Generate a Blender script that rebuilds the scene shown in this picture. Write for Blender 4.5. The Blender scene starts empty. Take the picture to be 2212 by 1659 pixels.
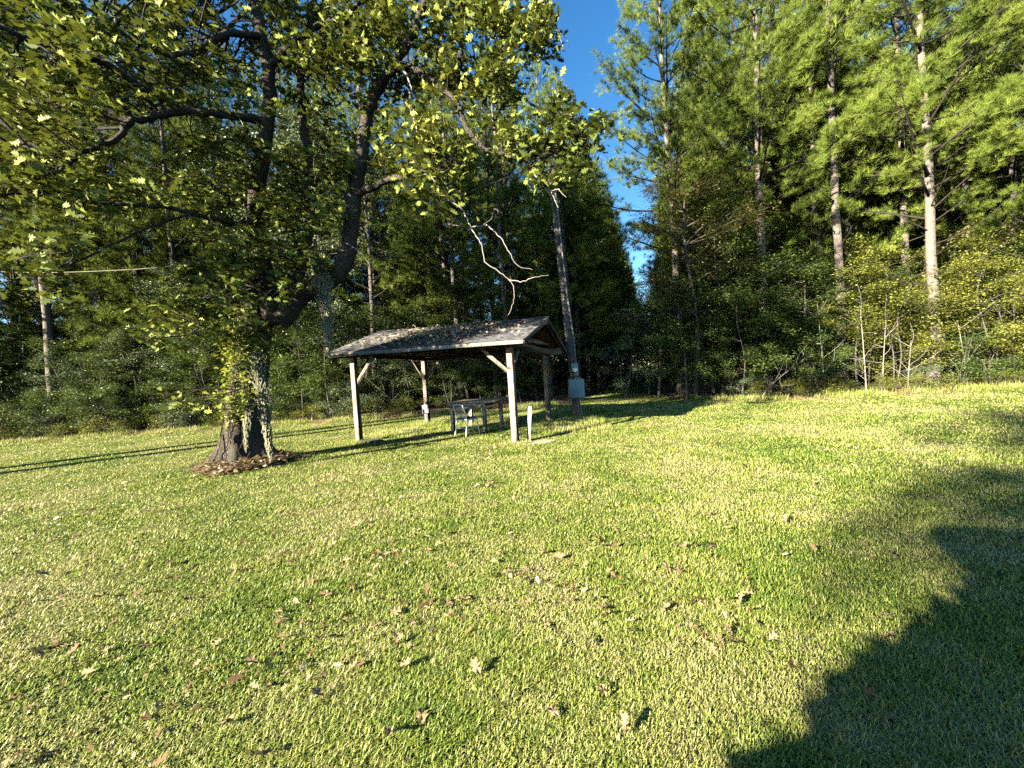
import bpy, math, random
import numpy as np
from math import radians, sin, cos, tan, pi
from mathutils import Matrix, Vector
random.seed(7)
RN = np.random.default_rng(7)
C = bpy.context.scene.collection
SC = bpy.context.scene

# ------------------------------------------------------------------ camera
PITCH, ROLL, FPX, CAMH = 1.8, 3.7, 831.0, 1.6          # photo measured on a 2212 x 1659 grid
_a = pi / 2 - radians(PITCH); _r = -radians(ROLL)
ROT = np.array([[1, 0, 0], [0, cos(_a), -sin(_a)], [0, sin(_a), cos(_a)]]) @ \
      np.array([[cos(_r), -sin(_r), 0], [sin(_r), cos(_r), 0], [0, 0, 1]])
cd = bpy.data.cameras.new('camera'); cam = bpy.data.objects.new('camera', cd); C.objects.link(cam)
cd.sensor_width = 36; cd.lens = FPX / 2212 * 36; cd.clip_end = 2000; cd.clip_start = 0.05
M = Matrix([list(r) for r in ROT]).to_4x4(); M.translation = (0, 0, CAMH); cam.matrix_world = M
SC.camera = cam

# ------------------------------------------------------------------ sky, sun, exposure
AZ, EL = 55.0, 21.5                                     # light travels toward AZ (from +Y to +X)
SD = Vector((sin(radians(AZ)) * cos(radians(EL)), cos(radians(AZ)) * cos(radians(EL)), -sin(radians(EL))))
w = bpy.data.worlds.new('World'); SC.world = w; w.use_nodes = True
nt = w.node_tree; bg = nt.nodes['Background']
sk = nt.nodes.new('ShaderNodeTexSky'); sk.sky_type = 'NISHITA'; sk.sun_disc = False
sk.sun_elevation = radians(EL); sk.sun_rotation = radians(AZ + 180)
sk.altitude = 100; sk.air_density = 1.0; sk.dust_density = 0.3; sk.ozone_density = 2.0
hs = nt.nodes.new('ShaderNodeHueSaturation'); hs.inputs['Saturation'].default_value = 1.32
nt.links.new(sk.outputs[0], hs.inputs['Color']); nt.links.new(hs.outputs[0], bg.inputs[0])
bg.inputs[1].default_value = 0.05
sl = bpy.data.lights.new('sun', 'SUN'); so = bpy.data.objects.new('sun', sl); C.objects.link(so)
sl.energy = 5.0; sl.angle = radians(0.5); sl.color = (1.0, 0.92, 0.76)
so.rotation_euler = SD.to_track_quat('-Z', 'Y').to_euler(); so.location = (-20, -15, 20)
SC.view_settings.view_transform = 'Standard'; SC.view_settings.look = 'None'
SC.view_settings.exposure = 2.65; SC.view_settings.gamma = 1.0
SC.cycles.max_bounces = 5; SC.cycles.diffuse_bounces = 0; SC.cycles.transmission_bounces = 3
SC.cycles.glossy_bounces = 2; SC.cycles.transparent_max_bounces = 4
SC.cycles.use_denoising = False

# ------------------------------------------------------------------ places
def ray(x, y): return ROT @ np.array([(x - 1106) / FPX, -(y - 829.5) / FPX, -1.0])
def G(x, y, z=0.0):                                     # a point of the ground seen at x, y
    d = ray(x, y); t = (z - CAMH) / d[2]; return np.array([0, 0, CAMH]) + d * t
def D(x, y, Y):                                         # a point at distance Y seen at x, y
    d = ray(x, y); return np.array([0, 0, CAMH]) + d * (Y / d[1])

# ------------------------------------------------------------------ mesh helpers
class MB:
    def __init__(s): s.v = []; s.f = []; s.n = 0        # f: list of (face array n x k)
    def add(s, v, f):
        v = np.asarray(v, float).reshape(-1, 3); f = np.asarray(f, int)
        s.v.append(v); s.f.append(f + s.n); s.n += len(v)
    def mesh(s, name, mat, smooth=False):
        me = bpy.data.meshes.new(name)
        v = np.concatenate(s.v); me.vertices.add(len(v)); me.vertices.foreach_set('co', v.astype(np.float32).ravel())
        lv = np.concatenate([f.ravel() for f in s.f]); sizes = np.concatenate([np.full(len(f), f.shape[1]) for f in s.f])
        me.loops.add(len(lv)); me.loops.foreach_set('vertex_index', lv.astype(np.int32))
        st = np.concatenate([[0], np.cumsum(sizes)[:-1]])
        me.polygons.add(len(sizes)); me.polygons.foreach_set('loop_start', st.astype(np.int32))
        try: me.polygons.foreach_set('loop_total', sizes.astype(np.int32))
        except Exception: pass
        if smooth: me.polygons.foreach_set('use_smooth', np.ones(len(sizes), bool))
        me.materials.append(mat); me.update(calc_edges=True); me.validate()
        return me
    def obj(s, name, mat, parent=None, smooth=False, at=None):
        o = bpy.data.objects.new(name, s.mesh(name, mat, smooth)); C.objects.link(o)
        if at is not None: o.location = at
        if parent: o.parent = parent
        return o
    def box(s, a, b):                                   # axis box
        x0, y0, z0 = a; x1, y1, z1 = b
        s.add([(x0,y0,z0),(x1,y0,z0),(x1,y1,z0),(x0,y1,z0),(x0,y0,z1),(x1,y0,z1),(x1,y1,z1),(x0,y1,z1)],
              [(0,3,2,1),(4,5,6,7),(0,1,5,4),(1,2,6,5),(2,3,7,6),(3,0,4,7)])
    def cham(s, a, b, c=0.006):                         # axis box with chamfered vertical-ish edges on all 12 edges
        a = np.array(a, float); b = np.array(b, float); m = (a + b) / 2; h = (b - a) / 2
        c = min(c, h.min() * .6)
        bars = []
        import itertools
        vid = {}; vs = []
        for sx, sy, sz in itertools.product((-1, 1), repeat=3):
            for ax in range(3):
                p = np.array([sx * h[0], sy * h[1], sz * h[2]])
                for k in range(3):
                    if k != ax: p[k] -= np.sign(p[k]) * c
                vid[(sx, sy, sz, ax)] = len(vs); vs.append(p + m)
        q = []
        for ax in range(3):
            o1, o2 = [k for k in range(3) if k != ax]
            for sg in (-1, 1):
                idx = []
                for u, w_ in ((-1, -1), (1, -1), (1, 1), (-1, 1)):
                    t = [0, 0, 0]; t[ax] = sg; t[o1] = u; t[o2] = w_; idx.append(vid[(*t, ax)])
                q.append(idx)
            for u in (-1, 1):
                for w_ in (-1, 1):
                    t0 = [0]*3; t1 = [0]*3; t0[ax] = -1; t1[ax] = 1; t0[o1] = t1[o1] = u; t0[o2] = t1[o2] = w_
                    q.append([vid[(*t0, o1)], vid[(*t1, o1)], vid[(*t1, o2)], vid[(*t0, o2)]])
        s.add(vs, q)
        s.add(vs, [[vid[(x, y, z, 0)], vid[(x, y, z, 1)], vid[(x, y, z, 2)]] for x, y, z in itertools.product((-1, 1), repeat=3)])
    def beam(s, p, q, wd, ht, up=(0, 0, 1), c=0.005):   # squared timber from p to q
        p = Vector(p); q = Vector(q); d = q - p; L = d.length; x = d.normalized(); u = Vector(up)
        y = u.cross(x)
        if y.length < 1e-4: y = Vector((0, 1, 0)).cross(x)
        y.normalize(); z = x.cross(y)
        t = MB(); t.cham((0, -wd/2, -ht/2), (L, wd/2, ht/2), c)
        R = np.array([x, y, z])
        for v, f in zip(t.v, t.f): pass
        off = 0
        for v, f in zip(t.v, t.f):
            s.add(v @ R + np.array(p), f - off); off += len(v)
    def tube(s, pts, rad, n=8, jag=0.0, cap=True):
        pts = np.asarray(pts, float); m = len(pts); rad = np.broadcast_to(np.asarray(rad, float), (m,))
        t = np.gradient(pts, axis=0); t /= np.linalg.norm(t, axis=1)[:, None] + 1e-9
        ref = np.array([0.3, 1, 0.1]) if abs(t[0][2]) > .6 else np.array([0.1, 0.2, 1.0])
        vs = []
        ang = np.arange(n) * 2 * pi / n
        for i in range(m):
            a = np.cross(t[i], ref); a /= np.linalg.norm(a) + 1e-9; b = np.cross(t[i], a)
            r = rad[i] * (1 + jag * RN.normal(size=n)) if jag else rad[i]
            vs.append(pts[i] + (np.cos(ang) * r)[:, None] * a + (np.sin(ang) * r)[:, None] * b)
        vs = np.concatenate(vs)
        i, j = np.meshgrid(np.arange(m - 1), np.arange(n), indexing='ij'); i = i.ravel(); j = j.ravel(); k = (j + 1) % n
        s.add(vs, np.stack([i*n+j, i*n+k, (i+1)*n+k, (i+1)*n+j], 1))
        if cap:
            s.add(vs[:n], [list(range(n))[::-1]]); s.add(vs[-n:], [list(range(n))])

def spline(P, n=6):                                     # Catmull-Rom through control points
    P = np.asarray(P, float)
    if len(P) < 3: 
        t = np.linspace(0, 1, n + 1)[:, None]; return P[0] * (1 - t) + P[-1] * t
    Q = np.vstack([2*P[0]-P[1], P, 2*P[-1]-P[-2]]); out = []
    for i in range(1, len(Q) - 2):
        for t in np.arange(n) / n:
            p0, p1, p2, p3 = Q[i-1], Q[i], Q[i+1], Q[i+2]
            out.append(.5*((2*p1)+(-p0+p2)*t+(2*p0-5*p1+4*p2-p3)*t*t+(-p0+3*p1-3*p2+p3)*t**3))
    out.append(P[-1]); return np.array(out)

def frames(N, tilt, rng=None, az=None):                 # N random frames; leaf +Z tilted from world up by about tilt (rad)
    az = RN.uniform(0, 2*pi, N) if az is None else az
    tl = np.abs(RN.normal(0, tilt, N)); ta = RN.uniform(0, 2*pi, N)
    z = np.stack([np.sin(tl)*np.cos(ta), np.sin(tl)*np.sin(ta), np.cos(tl)], 1)
    x = np.stack([np.cos(az), np.sin(az), np.zeros(N)], 1)
    x -= (x * z).sum(1)[:, None] * z; x /= np.linalg.norm(x, axis=1)[:, None] + 1e-9
    y = np.cross(z, x); return np.stack([x, y, z], 1)   # rows = axes

def scatter(mb, pos, fr, scale, tv, tf):                # copies of a template at pos
    tv = np.asarray(tv, float); N = len(pos); k = len(tv)
    v = (tv[None] * np.asarray(scale)[:, None, None]) @ fr + pos[:, None, :]
    for f in tf if isinstance(tf, list) else [tf]:
        f = np.asarray(f); mb.add(v if f is (tf[0] if isinstance(tf, list) else tf) else np.zeros((0, 3)), np.zeros((0, f.shape[1]), int)) if False else None
    base = mb.n; mb.v.append(v.reshape(-1, 3)); mb.n += N * k
    for f in (tf if isinstance(tf, list) else [tf]):
        f = np.asarray(f); mb.f.append((f[None] + (np.arange(N) * k)[:, None, None] + base).reshape(-1, f.shape[1]))

# leaf templates (unit length along +X)
OAKL = np.array([(0,0,0),(.12,.05,.0),(.25,.2,.05),(.33,.08,.01),(.5,.36,.1),(.58,.12,.02),(.78,.3,.06),(.82,.12,.0),(1,.03,-.04),
                 (.82,-.12,.0),(.78,-.3,.06),(.58,-.12,.02),(.5,-.36,.1),(.33,-.08,.01),(.25,-.2,.05),(.12,-.05,0)])
OAKF = np.array([list(range(16))])
LFV = np.array([(0,0,0),(.35,.2,.04),(1,0,-.05),(.35,-.2,.04)]); LFF = np.array([(0,1,2,3)])

# ------------------------------------------------------------------ tagging
def tag(o, label=None, cat=None, group=None, kind=None):
    if label: o['label'] = label
    if cat: o['category'] = cat
    if group: o['group'] = group
    if kind: o['kind'] = kind
    return o
def thing(name, loc, label, cat, group=None, rz=0.0):
    o = bpy.data.objects.new(name, None); C.objects.link(o); o.location = loc; o.rotation_euler = (0, 0, rz)
    o.empty_display_size = .2
    return tag(o, label, cat, group)
def dup(root, loc, rz=0.0, sc=1.0, label=None, cat=None, group=None, kids=None):
    r = root.copy(); C.objects.link(r); r.location = loc; r.rotation_euler = (0, 0, rz); r.scale = (sc, sc, sc) if not isinstance(sc, tuple) else sc
    for k in ('label', 'category', 'group'):
        if k in r: del r[k]
    tag(r, label, cat, group)
    for ch in (kids or list(root.children)):
        c = ch.copy(); C.objects.link(c); c.parent = r
    return r

# ------------------------------------------------------------------ materials
def mat(name): 
    m = bpy.data.materials.new(name); m.use_nodes = True; n = m.node_tree; n.nodes.clear()
    out = n.nodes.new('ShaderNodeOutputMaterial'); return m, n, out
def ramp(n, cols, fac=None):
    r = n.nodes.new('ShaderNodeValToRGB'); e = r.color_ramp.elements
    while len(e) > 1: e.remove(e[-1])
    e[0].position = cols[0][0]; e[0].color = (*cols[0][1], 1)
    for p, c in cols[1:]:
        x = e.new(p); x.color = (*c, 1)
    if fac is not None: n.links.new(fac, r.inputs[0])
    return r
def noise(n, scale, detail=3, coord='Object', rough=.6, sc=None):
    tc = n.nodes.new('ShaderNodeTexCoord'); no = n.nodes.new('ShaderNodeTexNoise')
    src = tc.outputs[coord]
    if coord == 'World':
        pass
    if sc:
        mp = n.nodes.new('ShaderNodeMapping'); mp.inputs['Scale'].default_value = sc; n.links.new(src, mp.inputs[0]); src = mp.outputs[0]
    n.links.new(src, no.inputs['Vector']); no.inputs['Scale'].default_value = scale; no.inputs['Detail'].default_value = detail
    no.inputs['Roughness'].default_value = rough
    return no
def wnoise(n, scale, detail=3, sc=None):
    g = n.nodes.new('ShaderNodeNewGeometry'); no = n.nodes.new('ShaderNodeTexNoise'); src = g.outputs['Position']
    if sc:
        mp = n.nodes.new('ShaderNodeMapping'); mp.inputs['Scale'].default_value = sc; n.links.new(src, mp.inputs[0]); src = mp.outputs[0]
    n.links.new(src, no.inputs['Vector'])
    no.inputs['Scale'].default_value = scale; no.inputs['Detail'].default_value = detail; return no
def math_(n, op, a, b):
    m = n.nodes.new('ShaderNodeMath'); m.operation = op
    for i, q in enumerate((a, b)):
        if isinstance(q, (int, float)): m.inputs[i].default_value = q
        else: n.links.new(q, m.inputs[i])
    return m.outputs[0]
def mixc(n, f, a, b):
    m = n.nodes.new('ShaderNodeMix'); m.data_type = 'RGBA'
    for s_, q in ((0, f), (6, a), (7, b)):
        if isinstance(q, (int, float)): m.inputs[s_].default_value = q
        elif isinstance(q, tuple): m.inputs[s_].default_value = (*q, 1)
        else: n.links.new(q, m.inputs[s_])
    return m.outputs[2]

def leafmat(name, cols, trans=.35, gloss=.25, rough=.45, clump=None):
    m, n, out = mat(name)
    g = n.nodes.new('ShaderNodeNewGeometry'); r = g.outputs['Random Per Island']
    if clump:
        no = wnoise(n, clump, 2); r = math_(n, 'ADD', math_(n, 'MULTIPLY', r, .55), math_(n, 'MULTIPLY', math_(n, 'SUBTRACT', no.outputs['Fac'], .28), 1.1))
    rp = ramp(n, cols, r)
    d = n.nodes.new('ShaderNodeBsdfPrincipled'); n.links.new(rp.outputs[0], d.inputs['Base Color'])
    d.inputs['Roughness'].default_value = rough; d.inputs['Specular IOR Level'].default_value = gloss
    t = n.nodes.new('ShaderNodeBsdfTranslucent')
    tc = mixc(n, .5, rp.outputs[0], (.30, .34, .03)); n.links.new(tc, t.inputs[0])
    mx = n.nodes.new('ShaderNodeMixShader'); mx.inputs[0].default_value = trans
    n.links.new(d.outputs[0], mx.inputs[1]); n.links.new(t.outputs[0], mx.inputs[2]); n.links.new(mx.outputs[0], out.inputs[0])
    return m
def barkmat(name, cols, scale=(7, 7, 1.2), bump=.6, sc=3.0, moss=None):
    m, n, out = mat(name)
    no = noise(n, sc, 6, sc=scale); vo = n.nodes.new('ShaderNodeTexVoronoi'); vo.feature = 'DISTANCE_TO_EDGE'
    tc = n.nodes.new('ShaderNodeTexCoord'); mp = n.nodes.new('ShaderNodeMapping'); mp.inputs['Scale'].default_value = tuple(2.2*q for q in scale)
    n.links.new(tc.outputs['Object'], mp.inputs[0])
    n2 = n.nodes.new('ShaderNodeMix'); n2.data_type = 'VECTOR'; n2.inputs[0].default_value = .12
    n.links.new(mp.outputs[0], n2.inputs[4]); n.links.new(no.outputs['Color'], n2.inputs[5]); n.links.new(n2.outputs[1], vo.inputs['Vector'])
    h = math_(n, 'ADD', math_(n, 'MULTIPLY', vo.outputs['Distance'], 1.6), math_(n, 'MULTIPLY', no.outputs['Fac'], .5))
    rp = ramp(n, cols, h)
    col = rp.outputs[0]
    if moss:
        mn = noise(n, 2.3, 4); mr = ramp(n, [(.52, (0, 0, 0)), (.72, (.8, .8, .8))], mn.outputs['Fac']); col = mixc(n, mr.outputs[0], col, moss)
    d = n.nodes.new('ShaderNodeBsdfPrincipled'); n.links.new(col, d.inputs['Base Color']); d.inputs['Roughness'].default_value = .9
    d.inputs['Specular IOR Level'].default_value = .15
    b = n.nodes.new('ShaderNodeBump'); b.inputs['Strength'].default_value = bump; b.inputs['Distance'].default_value = .03
    n.links.new(h, b.inputs['Height']); n.links.new(b.outputs[0], d.inputs['Normal']); n.links.new(d.outputs[0], out.inputs[0])
    return m
def plain(name, col, rough=.6, metal=0.0, var=.25, sc=8.0, stretch=None, bump=0.0, spec=.4):
    m, n, out = mat(name)
    no = noise(n, sc, 5, sc=stretch)
    a = tuple(c * (1 - var) for c in col); b_ = tuple(min(1, c * (1 + var)) for c in col)
    rp = ramp(n, [(.3, a), (.7, b_)], no.outputs['Fac'])
    d = n.nodes.new('ShaderNodeBsdfPrincipled'); n.links.new(rp.outputs[0], d.inputs['Base Color'])
    d.inputs['Roughness'].default_value = rough; d.inputs['Metallic'].default_value = metal; d.inputs['Specular IOR Level'].default_value = spec
    if bump:
        b = n.nodes.new('ShaderNodeBump'); b.inputs['Strength'].default_value = bump; b.inputs['Distance'].default_value = .01
        n.links.new(no.outputs['Fac'], b.inputs['Height']); n.links.new(b.outputs[0], d.inputs['Normal'])
    n.links.new(d.outputs[0], out.inputs[0]); return m
def woodmat(name, light, dark, rough=.85):              # weathered timber: grain by streaks, knots, cracks (generated along the piece in world space)
    m, n, out = mat(name)
    a = wnoise(n, 6, 6, sc=(9, 9, .9)); b_ = wnoise(n, 3, 4)
    v = wnoise(n, 25, 4, sc=(5, 5, .35))
    f = math_(n, 'ADD', math_(n, 'MULTIPLY', a.outputs['Fac'], .55), math_(n, 'MULTIPLY', b_.outputs['Fac'], .45))
    rp = ramp(n, [(.36, dark), (.5, tuple((x + y) / 2 for x, y in zip(light, dark))), (.62, light)], f)
    cr = ramp(n, [(.36, (.25, .22, .2)), (.44, (1, 1, 1))], v.outputs['Fac'])
    mu = n.nodes.new('ShaderNodeMix'); mu.data_type = 'RGBA'; mu.blend_type = 'MULTIPLY'; mu.inputs[0].default_value = 1
    n.links.new(rp.outputs[0], mu.inputs[6]); n.links.new(cr.outputs[0], mu.inputs[7])
    d = n.nodes.new('ShaderNodeBsdfPrincipled'); n.links.new(mu.outputs[2], d.inputs['Base Color']); d.inputs['Roughness'].default_value = rough
    d.inputs['Specular IOR Level'].default_value = .2
    b = n.nodes.new('ShaderNodeBump'); b.inputs['Strength'].default_value = .5; b.inputs['Distance'].default_value = .008
    n.links.new(v.outputs['Fac'], b.inputs['Height']); n.links.new(b.outputs[0], d.inputs['Normal']); n.links.new(d.outputs[0], out.inputs[0])
    return m

M_oakleaf = leafmat('oak_leaf', [(0, (.06, .085, .022)), (.35, (.12, .155, .028)), (.65, (.21, .24, .045)), (.9, (.32, .33, .055)), (.985, (.30, .24, .05)), (1, (.25, .09, .03))], trans=.14, gloss=.12, rough=.6, clump=.45)
M_vine = leafmat('vine_leaf', [(0, (.12, .19, .03)), (.6, (.28, .31, .05)), (1, (.5, .44, .08))], trans=.35, gloss=.3)
M_pine = leafmat('pine_needle', [(0, (.06, .10, .02)), (.4, (.12, .17, .028)), (1, (.27, .32, .055))], trans=.15, gloss=.05, rough=.7, clump=.55)
M_pinedark = leafmat('pine_needle_dark', [(0, (.02, .05, .015)), (.5, (.04, .08, .02)), (1, (.08, .12, .03))], trans=.25, gloss=.2, rough=.5)
M_leafA = leafmat('broad_leaf_green', [(0, (.04, .075, .02)), (.5, (.09, .14, .03)), (1, (.20, .25, .05))], trans=.1, gloss=.25, rough=.45, clump=.4)
M_leafB = leafmat('broad_leaf_olive', [(0, (.09, .11, .02)), (.5, (.19, .21, .035)), (1, (.36, .35, .065))], trans=.18, gloss=.12, rough=.5, clump=.5)
M_leafC = leafmat('broad_leaf_silver', [(0, (.07, .11, .05)), (.5, (.14, .19, .09)), (1, (.25, .30, .15))], trans=.08, gloss=.4, rough=.4)
M_leafD = leafmat('rusty_leaf', [(0, (.10, .10, .02)), (.5, (.18, .16, .05)), (1, (.34, .24, .12))], trans=.3, gloss=.2)
M_oakbark = barkmat('oak_bark', [(.2, (.02, .016, .012)), (.5, (.10, .08, .06)), (.8, (.24, .20, .15))], scale=(8, 8, 1.3), bump=1.0, moss=(.15, .15, .10))
M_limb = barkmat('limb_bark', [(.2, (.02, .016, .012)), (.5, (.055, .045, .035)), (.9, (.12, .10, .08))], scale=(7, 7, 7), bump=.7)
M_pinebark = barkmat('pine_bark', [(.2, (.06, .05, .04)), (.5, (.22, .18, .145)), (.8, (.40, .35, .28))], scale=(6, 6, 1.6), bump=.8)
M_greybark = barkmat('grey_bark', [(.2, (.03, .025, .02)), (.5, (.09, .08, .065)), (.8, (.20, .18, .15))], scale=(5, 5, 2), bump=.4)
M_dead = plain('dead_wood', (.26, .23, .19), .9, var=.3, sc=12)
M_post = woodmat('post_timber', (.36, .30, .22), (.12, .09, .065))
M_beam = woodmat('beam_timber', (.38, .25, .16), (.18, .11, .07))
M_fascia = woodmat('fascia_timber', (.48, .43, .35), (.20, .165, .125))
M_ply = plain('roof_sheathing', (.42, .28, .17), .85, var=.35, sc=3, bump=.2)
M_table = woodmat('table_timber', (.50, .44, .33), (.22, .18, .13))
M_alu = plain('brushed_aluminium', (.62, .62, .60), .42, metal=.75, var=.12, sc=30)
M_box = plain('grey_painted_steel', (.20, .25, .21), .5, var=.06, sc=3)
M_white = plain('white_plastic', (.82, .84, .86), .4, var=.03)
M_pvc = plain('grey_conduit', (.17, .17, .165), .85, var=.1, sc=4)
M_dark = plain('dark_rubber', (.02, .02, .022), .5, var=.2)
M_glass = plain('bulb_glass', (.75, .72, .62), .12, var=.03, spec=.8)
M_pole = barkmat('pole_timber', [(.2, (.03, .027, .023)), (.5, (.11, .10, .085)), (.9, (.28, .26, .22))], scale=(10, 10, .5), bump=.3)
M_moss = leafmat('moss_strand', [(0, (.18, .18, .10)), (.5, (.33, .32, .19)), (1, (.48, .45, .30))], trans=.25, gloss=.05, rough=.9)
M_dry = leafmat('dry_leaf', [(0, (.09, .045, .025)), (.4, (.20, .12, .06)), (.75, (.36, .25, .14)), (1, (.50, .39, .25))], trans=.12, gloss=.15, rough=.7)
M_drypale = leafmat('pale_dry_leaf', [(0, (.16, .10, .06)), (.4, (.34, .26, .17)), (1, (.56, .47, .34))], trans=.1, gloss=.1, rough=.8)
M_straw = leafmat('pine_straw', [(0, (.20, .10, .05)), (.5, (.36, .21, .11)), (1, (.55, .40, .24))], trans=.1, gloss=.1, rough=.8)
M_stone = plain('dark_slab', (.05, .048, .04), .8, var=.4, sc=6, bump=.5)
M_siding = plain('painted_siding', (.6, .57, .5), .7, var=.06)
M_trunkdark = M_pinebark

# grass blades: patches of fresh green, yellow green and straw
m, n, out = mat('grass_blade'); M_grass = m
g = n.nodes.new('ShaderNodeNewGeometry')
p1 = wnoise(n, .55, 4); p2 = wnoise(n, 2.6, 4)
f = math_(n, 'ADD', math_(n, 'MULTIPLY', p1.outputs['Fac'], .75), math_(n, 'MULTIPLY', p2.outputs['Fac'], .55))
f = math_(n, 'ADD', f, math_(n, 'MULTIPLY', g.outputs['Random Per Island'], .34))
rp = ramp(n, [(.55, (.10, .18, .025)), (.72, (.23, .30, .045)), (.86, (.37, .40, .085)), (1.0, (.46, .40, .18))], f)
d = n.nodes.new('ShaderNodeBsdfPrincipled'); n.links.new(rp.outputs[0], d.inputs['Base Color']); d.inputs['Roughness'].default_value = .45
d.inputs['Specular IOR Level'].default_value = .35
t = n.nodes.new('ShaderNodeBsdfTranslucent'); n.links.new(rp.outputs[0], t.inputs[0])
mx = n.nodes.new('ShaderNodeMixShader'); mx.inputs[0].default_value = .35
n.links.new(d.outputs[0], mx.inputs[1]); n.links.new(t.outputs[0], mx.inputs[2]); n.links.new(mx.outputs[0], out.inputs[0])

# lawn sheet: thatch and soil under the blades
m, n, out = mat('lawn'); M_lawn = m
p1 = wnoise(n, .55, 4); p2 = wnoise(n, 2.6, 4); p3 = wnoise(n, 42, 5); p4 = wnoise(n, 160, 3)
f = math_(n, 'ADD', math_(n, 'MULTIPLY', p1.outputs['Fac'], .6), math_(n, 'MULTIPLY', p2.outputs['Fac'], .4))
f = math_(n, 'ADD', f, math_(n, 'MULTIPLY', math_(n, 'SUBTRACT', p3.outputs['Fac'], .5), .9))
rp = ramp(n, [(.3, (.018, .028, .008)), (.45, (.055, .075, .02)), (.56, (.14, .155, .045)), (.70, (.24, .21, .10)), (.85, (.14, .10, .055))], f)
d = n.nodes.new('ShaderNodeBsdfPrincipled'); n.links.new(rp.outputs[0], d.inputs['Base Color']); d.inputs['Roughness'].default_value = .95
d.inputs['Specular IOR Level'].default_value = .1
b = n.nodes.new('ShaderNodeBump'); b.inputs['Strength'].default_value = .9; b.inputs['Distance'].default_value = .03
h = math_(n, 'ADD', p3.outputs['Fac'], math_(n, 'MULTIPLY', p4.outputs['Fac'], .5)); n.links.new(h, b.inputs['Height']); n.links.new(b.outputs[0], d.inputs['Normal'])
n.links.new(d.outputs[0], out.inputs[0])

m, n, out = mat('forest_floor'); M_floor = m
p1 = wnoise(n, 1.2, 5); p3 = wnoise(n, 30, 5)
f = math_(n, 'ADD', math_(n, 'MULTIPLY', p1.outputs['Fac'], .5), math_(n, 'MULTIPLY', p3.outputs['Fac'], .5))
rp = ramp(n, [(.35, (.05, .03, .018)), (.5, (.14, .085, .045)), (.65, (.26, .17, .09))], f)
d = n.nodes.new('ShaderNodeBsdfPrincipled'); n.links.new(rp.outputs[0], d.inputs['Base Color']); d.inputs['Roughness'].default_value = .95
b = n.nodes.new('ShaderNodeBump'); b.inputs['Strength'].default_value = .8; b.inputs['Distance'].default_value = .04
n.links.new(p3.outputs['Fac'], b.inputs['Height']); n.links.new(b.outputs[0], d.inputs['Normal']); n.links.new(d.outputs[0], out.inputs[0])
M_sand = plain('sandy_soil', (.34, .29, .20), .95, var=.35, sc=20, bump=.5)

# ------------------------------------------------------------------ ground
gm = MB(); S = 600
gm.add([(-S, -S, 0), (S, -S, 0), (S, S, 0), (-S, S, 0)], [(0, 1, 2, 3)])
tag(gm.obj('ground', M_lawn), kind='structure')

EDGE_L = [(-60, 16.2), (-19.9, 16.2), (-16.4, 16.5), (-12, 16.6), (-8.4, 16.4), (-5, 16.5), (-2.3, 16.8), (0.5, 17.2), (2.6, 17.8), (3.6, 19.5)]
EDGE_R = [(7.0, 17.2), (7.8, 15.4), (9.2, 14.1), (11, 13.7), (12.95, 13.5), (15, 13.1), (17.2, 12.7), (24, 11.5), (60, 8)]
LD = np.array([.358, .934])                             # the grass lane runs this way between the woods
def poly_sheet(name, pts, m_, z):
    b_ = MB(); b_.add([(x, y, z) for x, y in pts], [list(range(len(pts)))]); return b_.obj(name, m_)
def wob(E, n=10, amp=.22):
    P = spline([(x, y, 0) for x, y in E], n)[:, :2]
    return P + RN.normal(0, amp, P.shape) * .5
lp = wob(EDGE_L); lend = np.array([3.6, 19.5]) + LD * 45
tag(poly_sheet('forest_floor', [tuple(p) for p in lp] + [tuple(lend), (-60, 90)], M_floor, .004), kind='structure')
rp_ = wob(EDGE_R); rend = np.array([7.0, 17.2]) + LD * 45
tag(poly_sheet('forest_floor', [tuple(p) for p in rp_] + [(90, 60), tuple(rend)], M_floor, .004), kind='structure')
def edge_y(E, x): xs, ys = zip(*E); return np.interp(x, xs, ys)
def blob(name, c, r, m_, z=.008, ry=None, rot=0, n=28):
    a = np.arange(n) * 2 * pi / n; rr = 1 + .16 * np.sin(3*a + c[0]) + .1 * np.sin(5*a + 1) + RN.normal(0, .05, n)
    ry = ry or r; x = r*rr*np.cos(a); y = ry*rr*np.sin(a)
    return poly_sheet(name, [(c[0] + u*cos(rot) - v*sin(rot), c[1] + u*sin(rot) + v*cos(rot)) for u, v in zip(x, y)], m_, z)
bare = [(G(1165, 955), .38, .22, .25), (G(985, 930), .45, .16, -.3)]
for c, r, ry, rot in bare: tag(blob('bare_soil', c, r, M_sand, .006, ry, rot), kind='structure')

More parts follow.
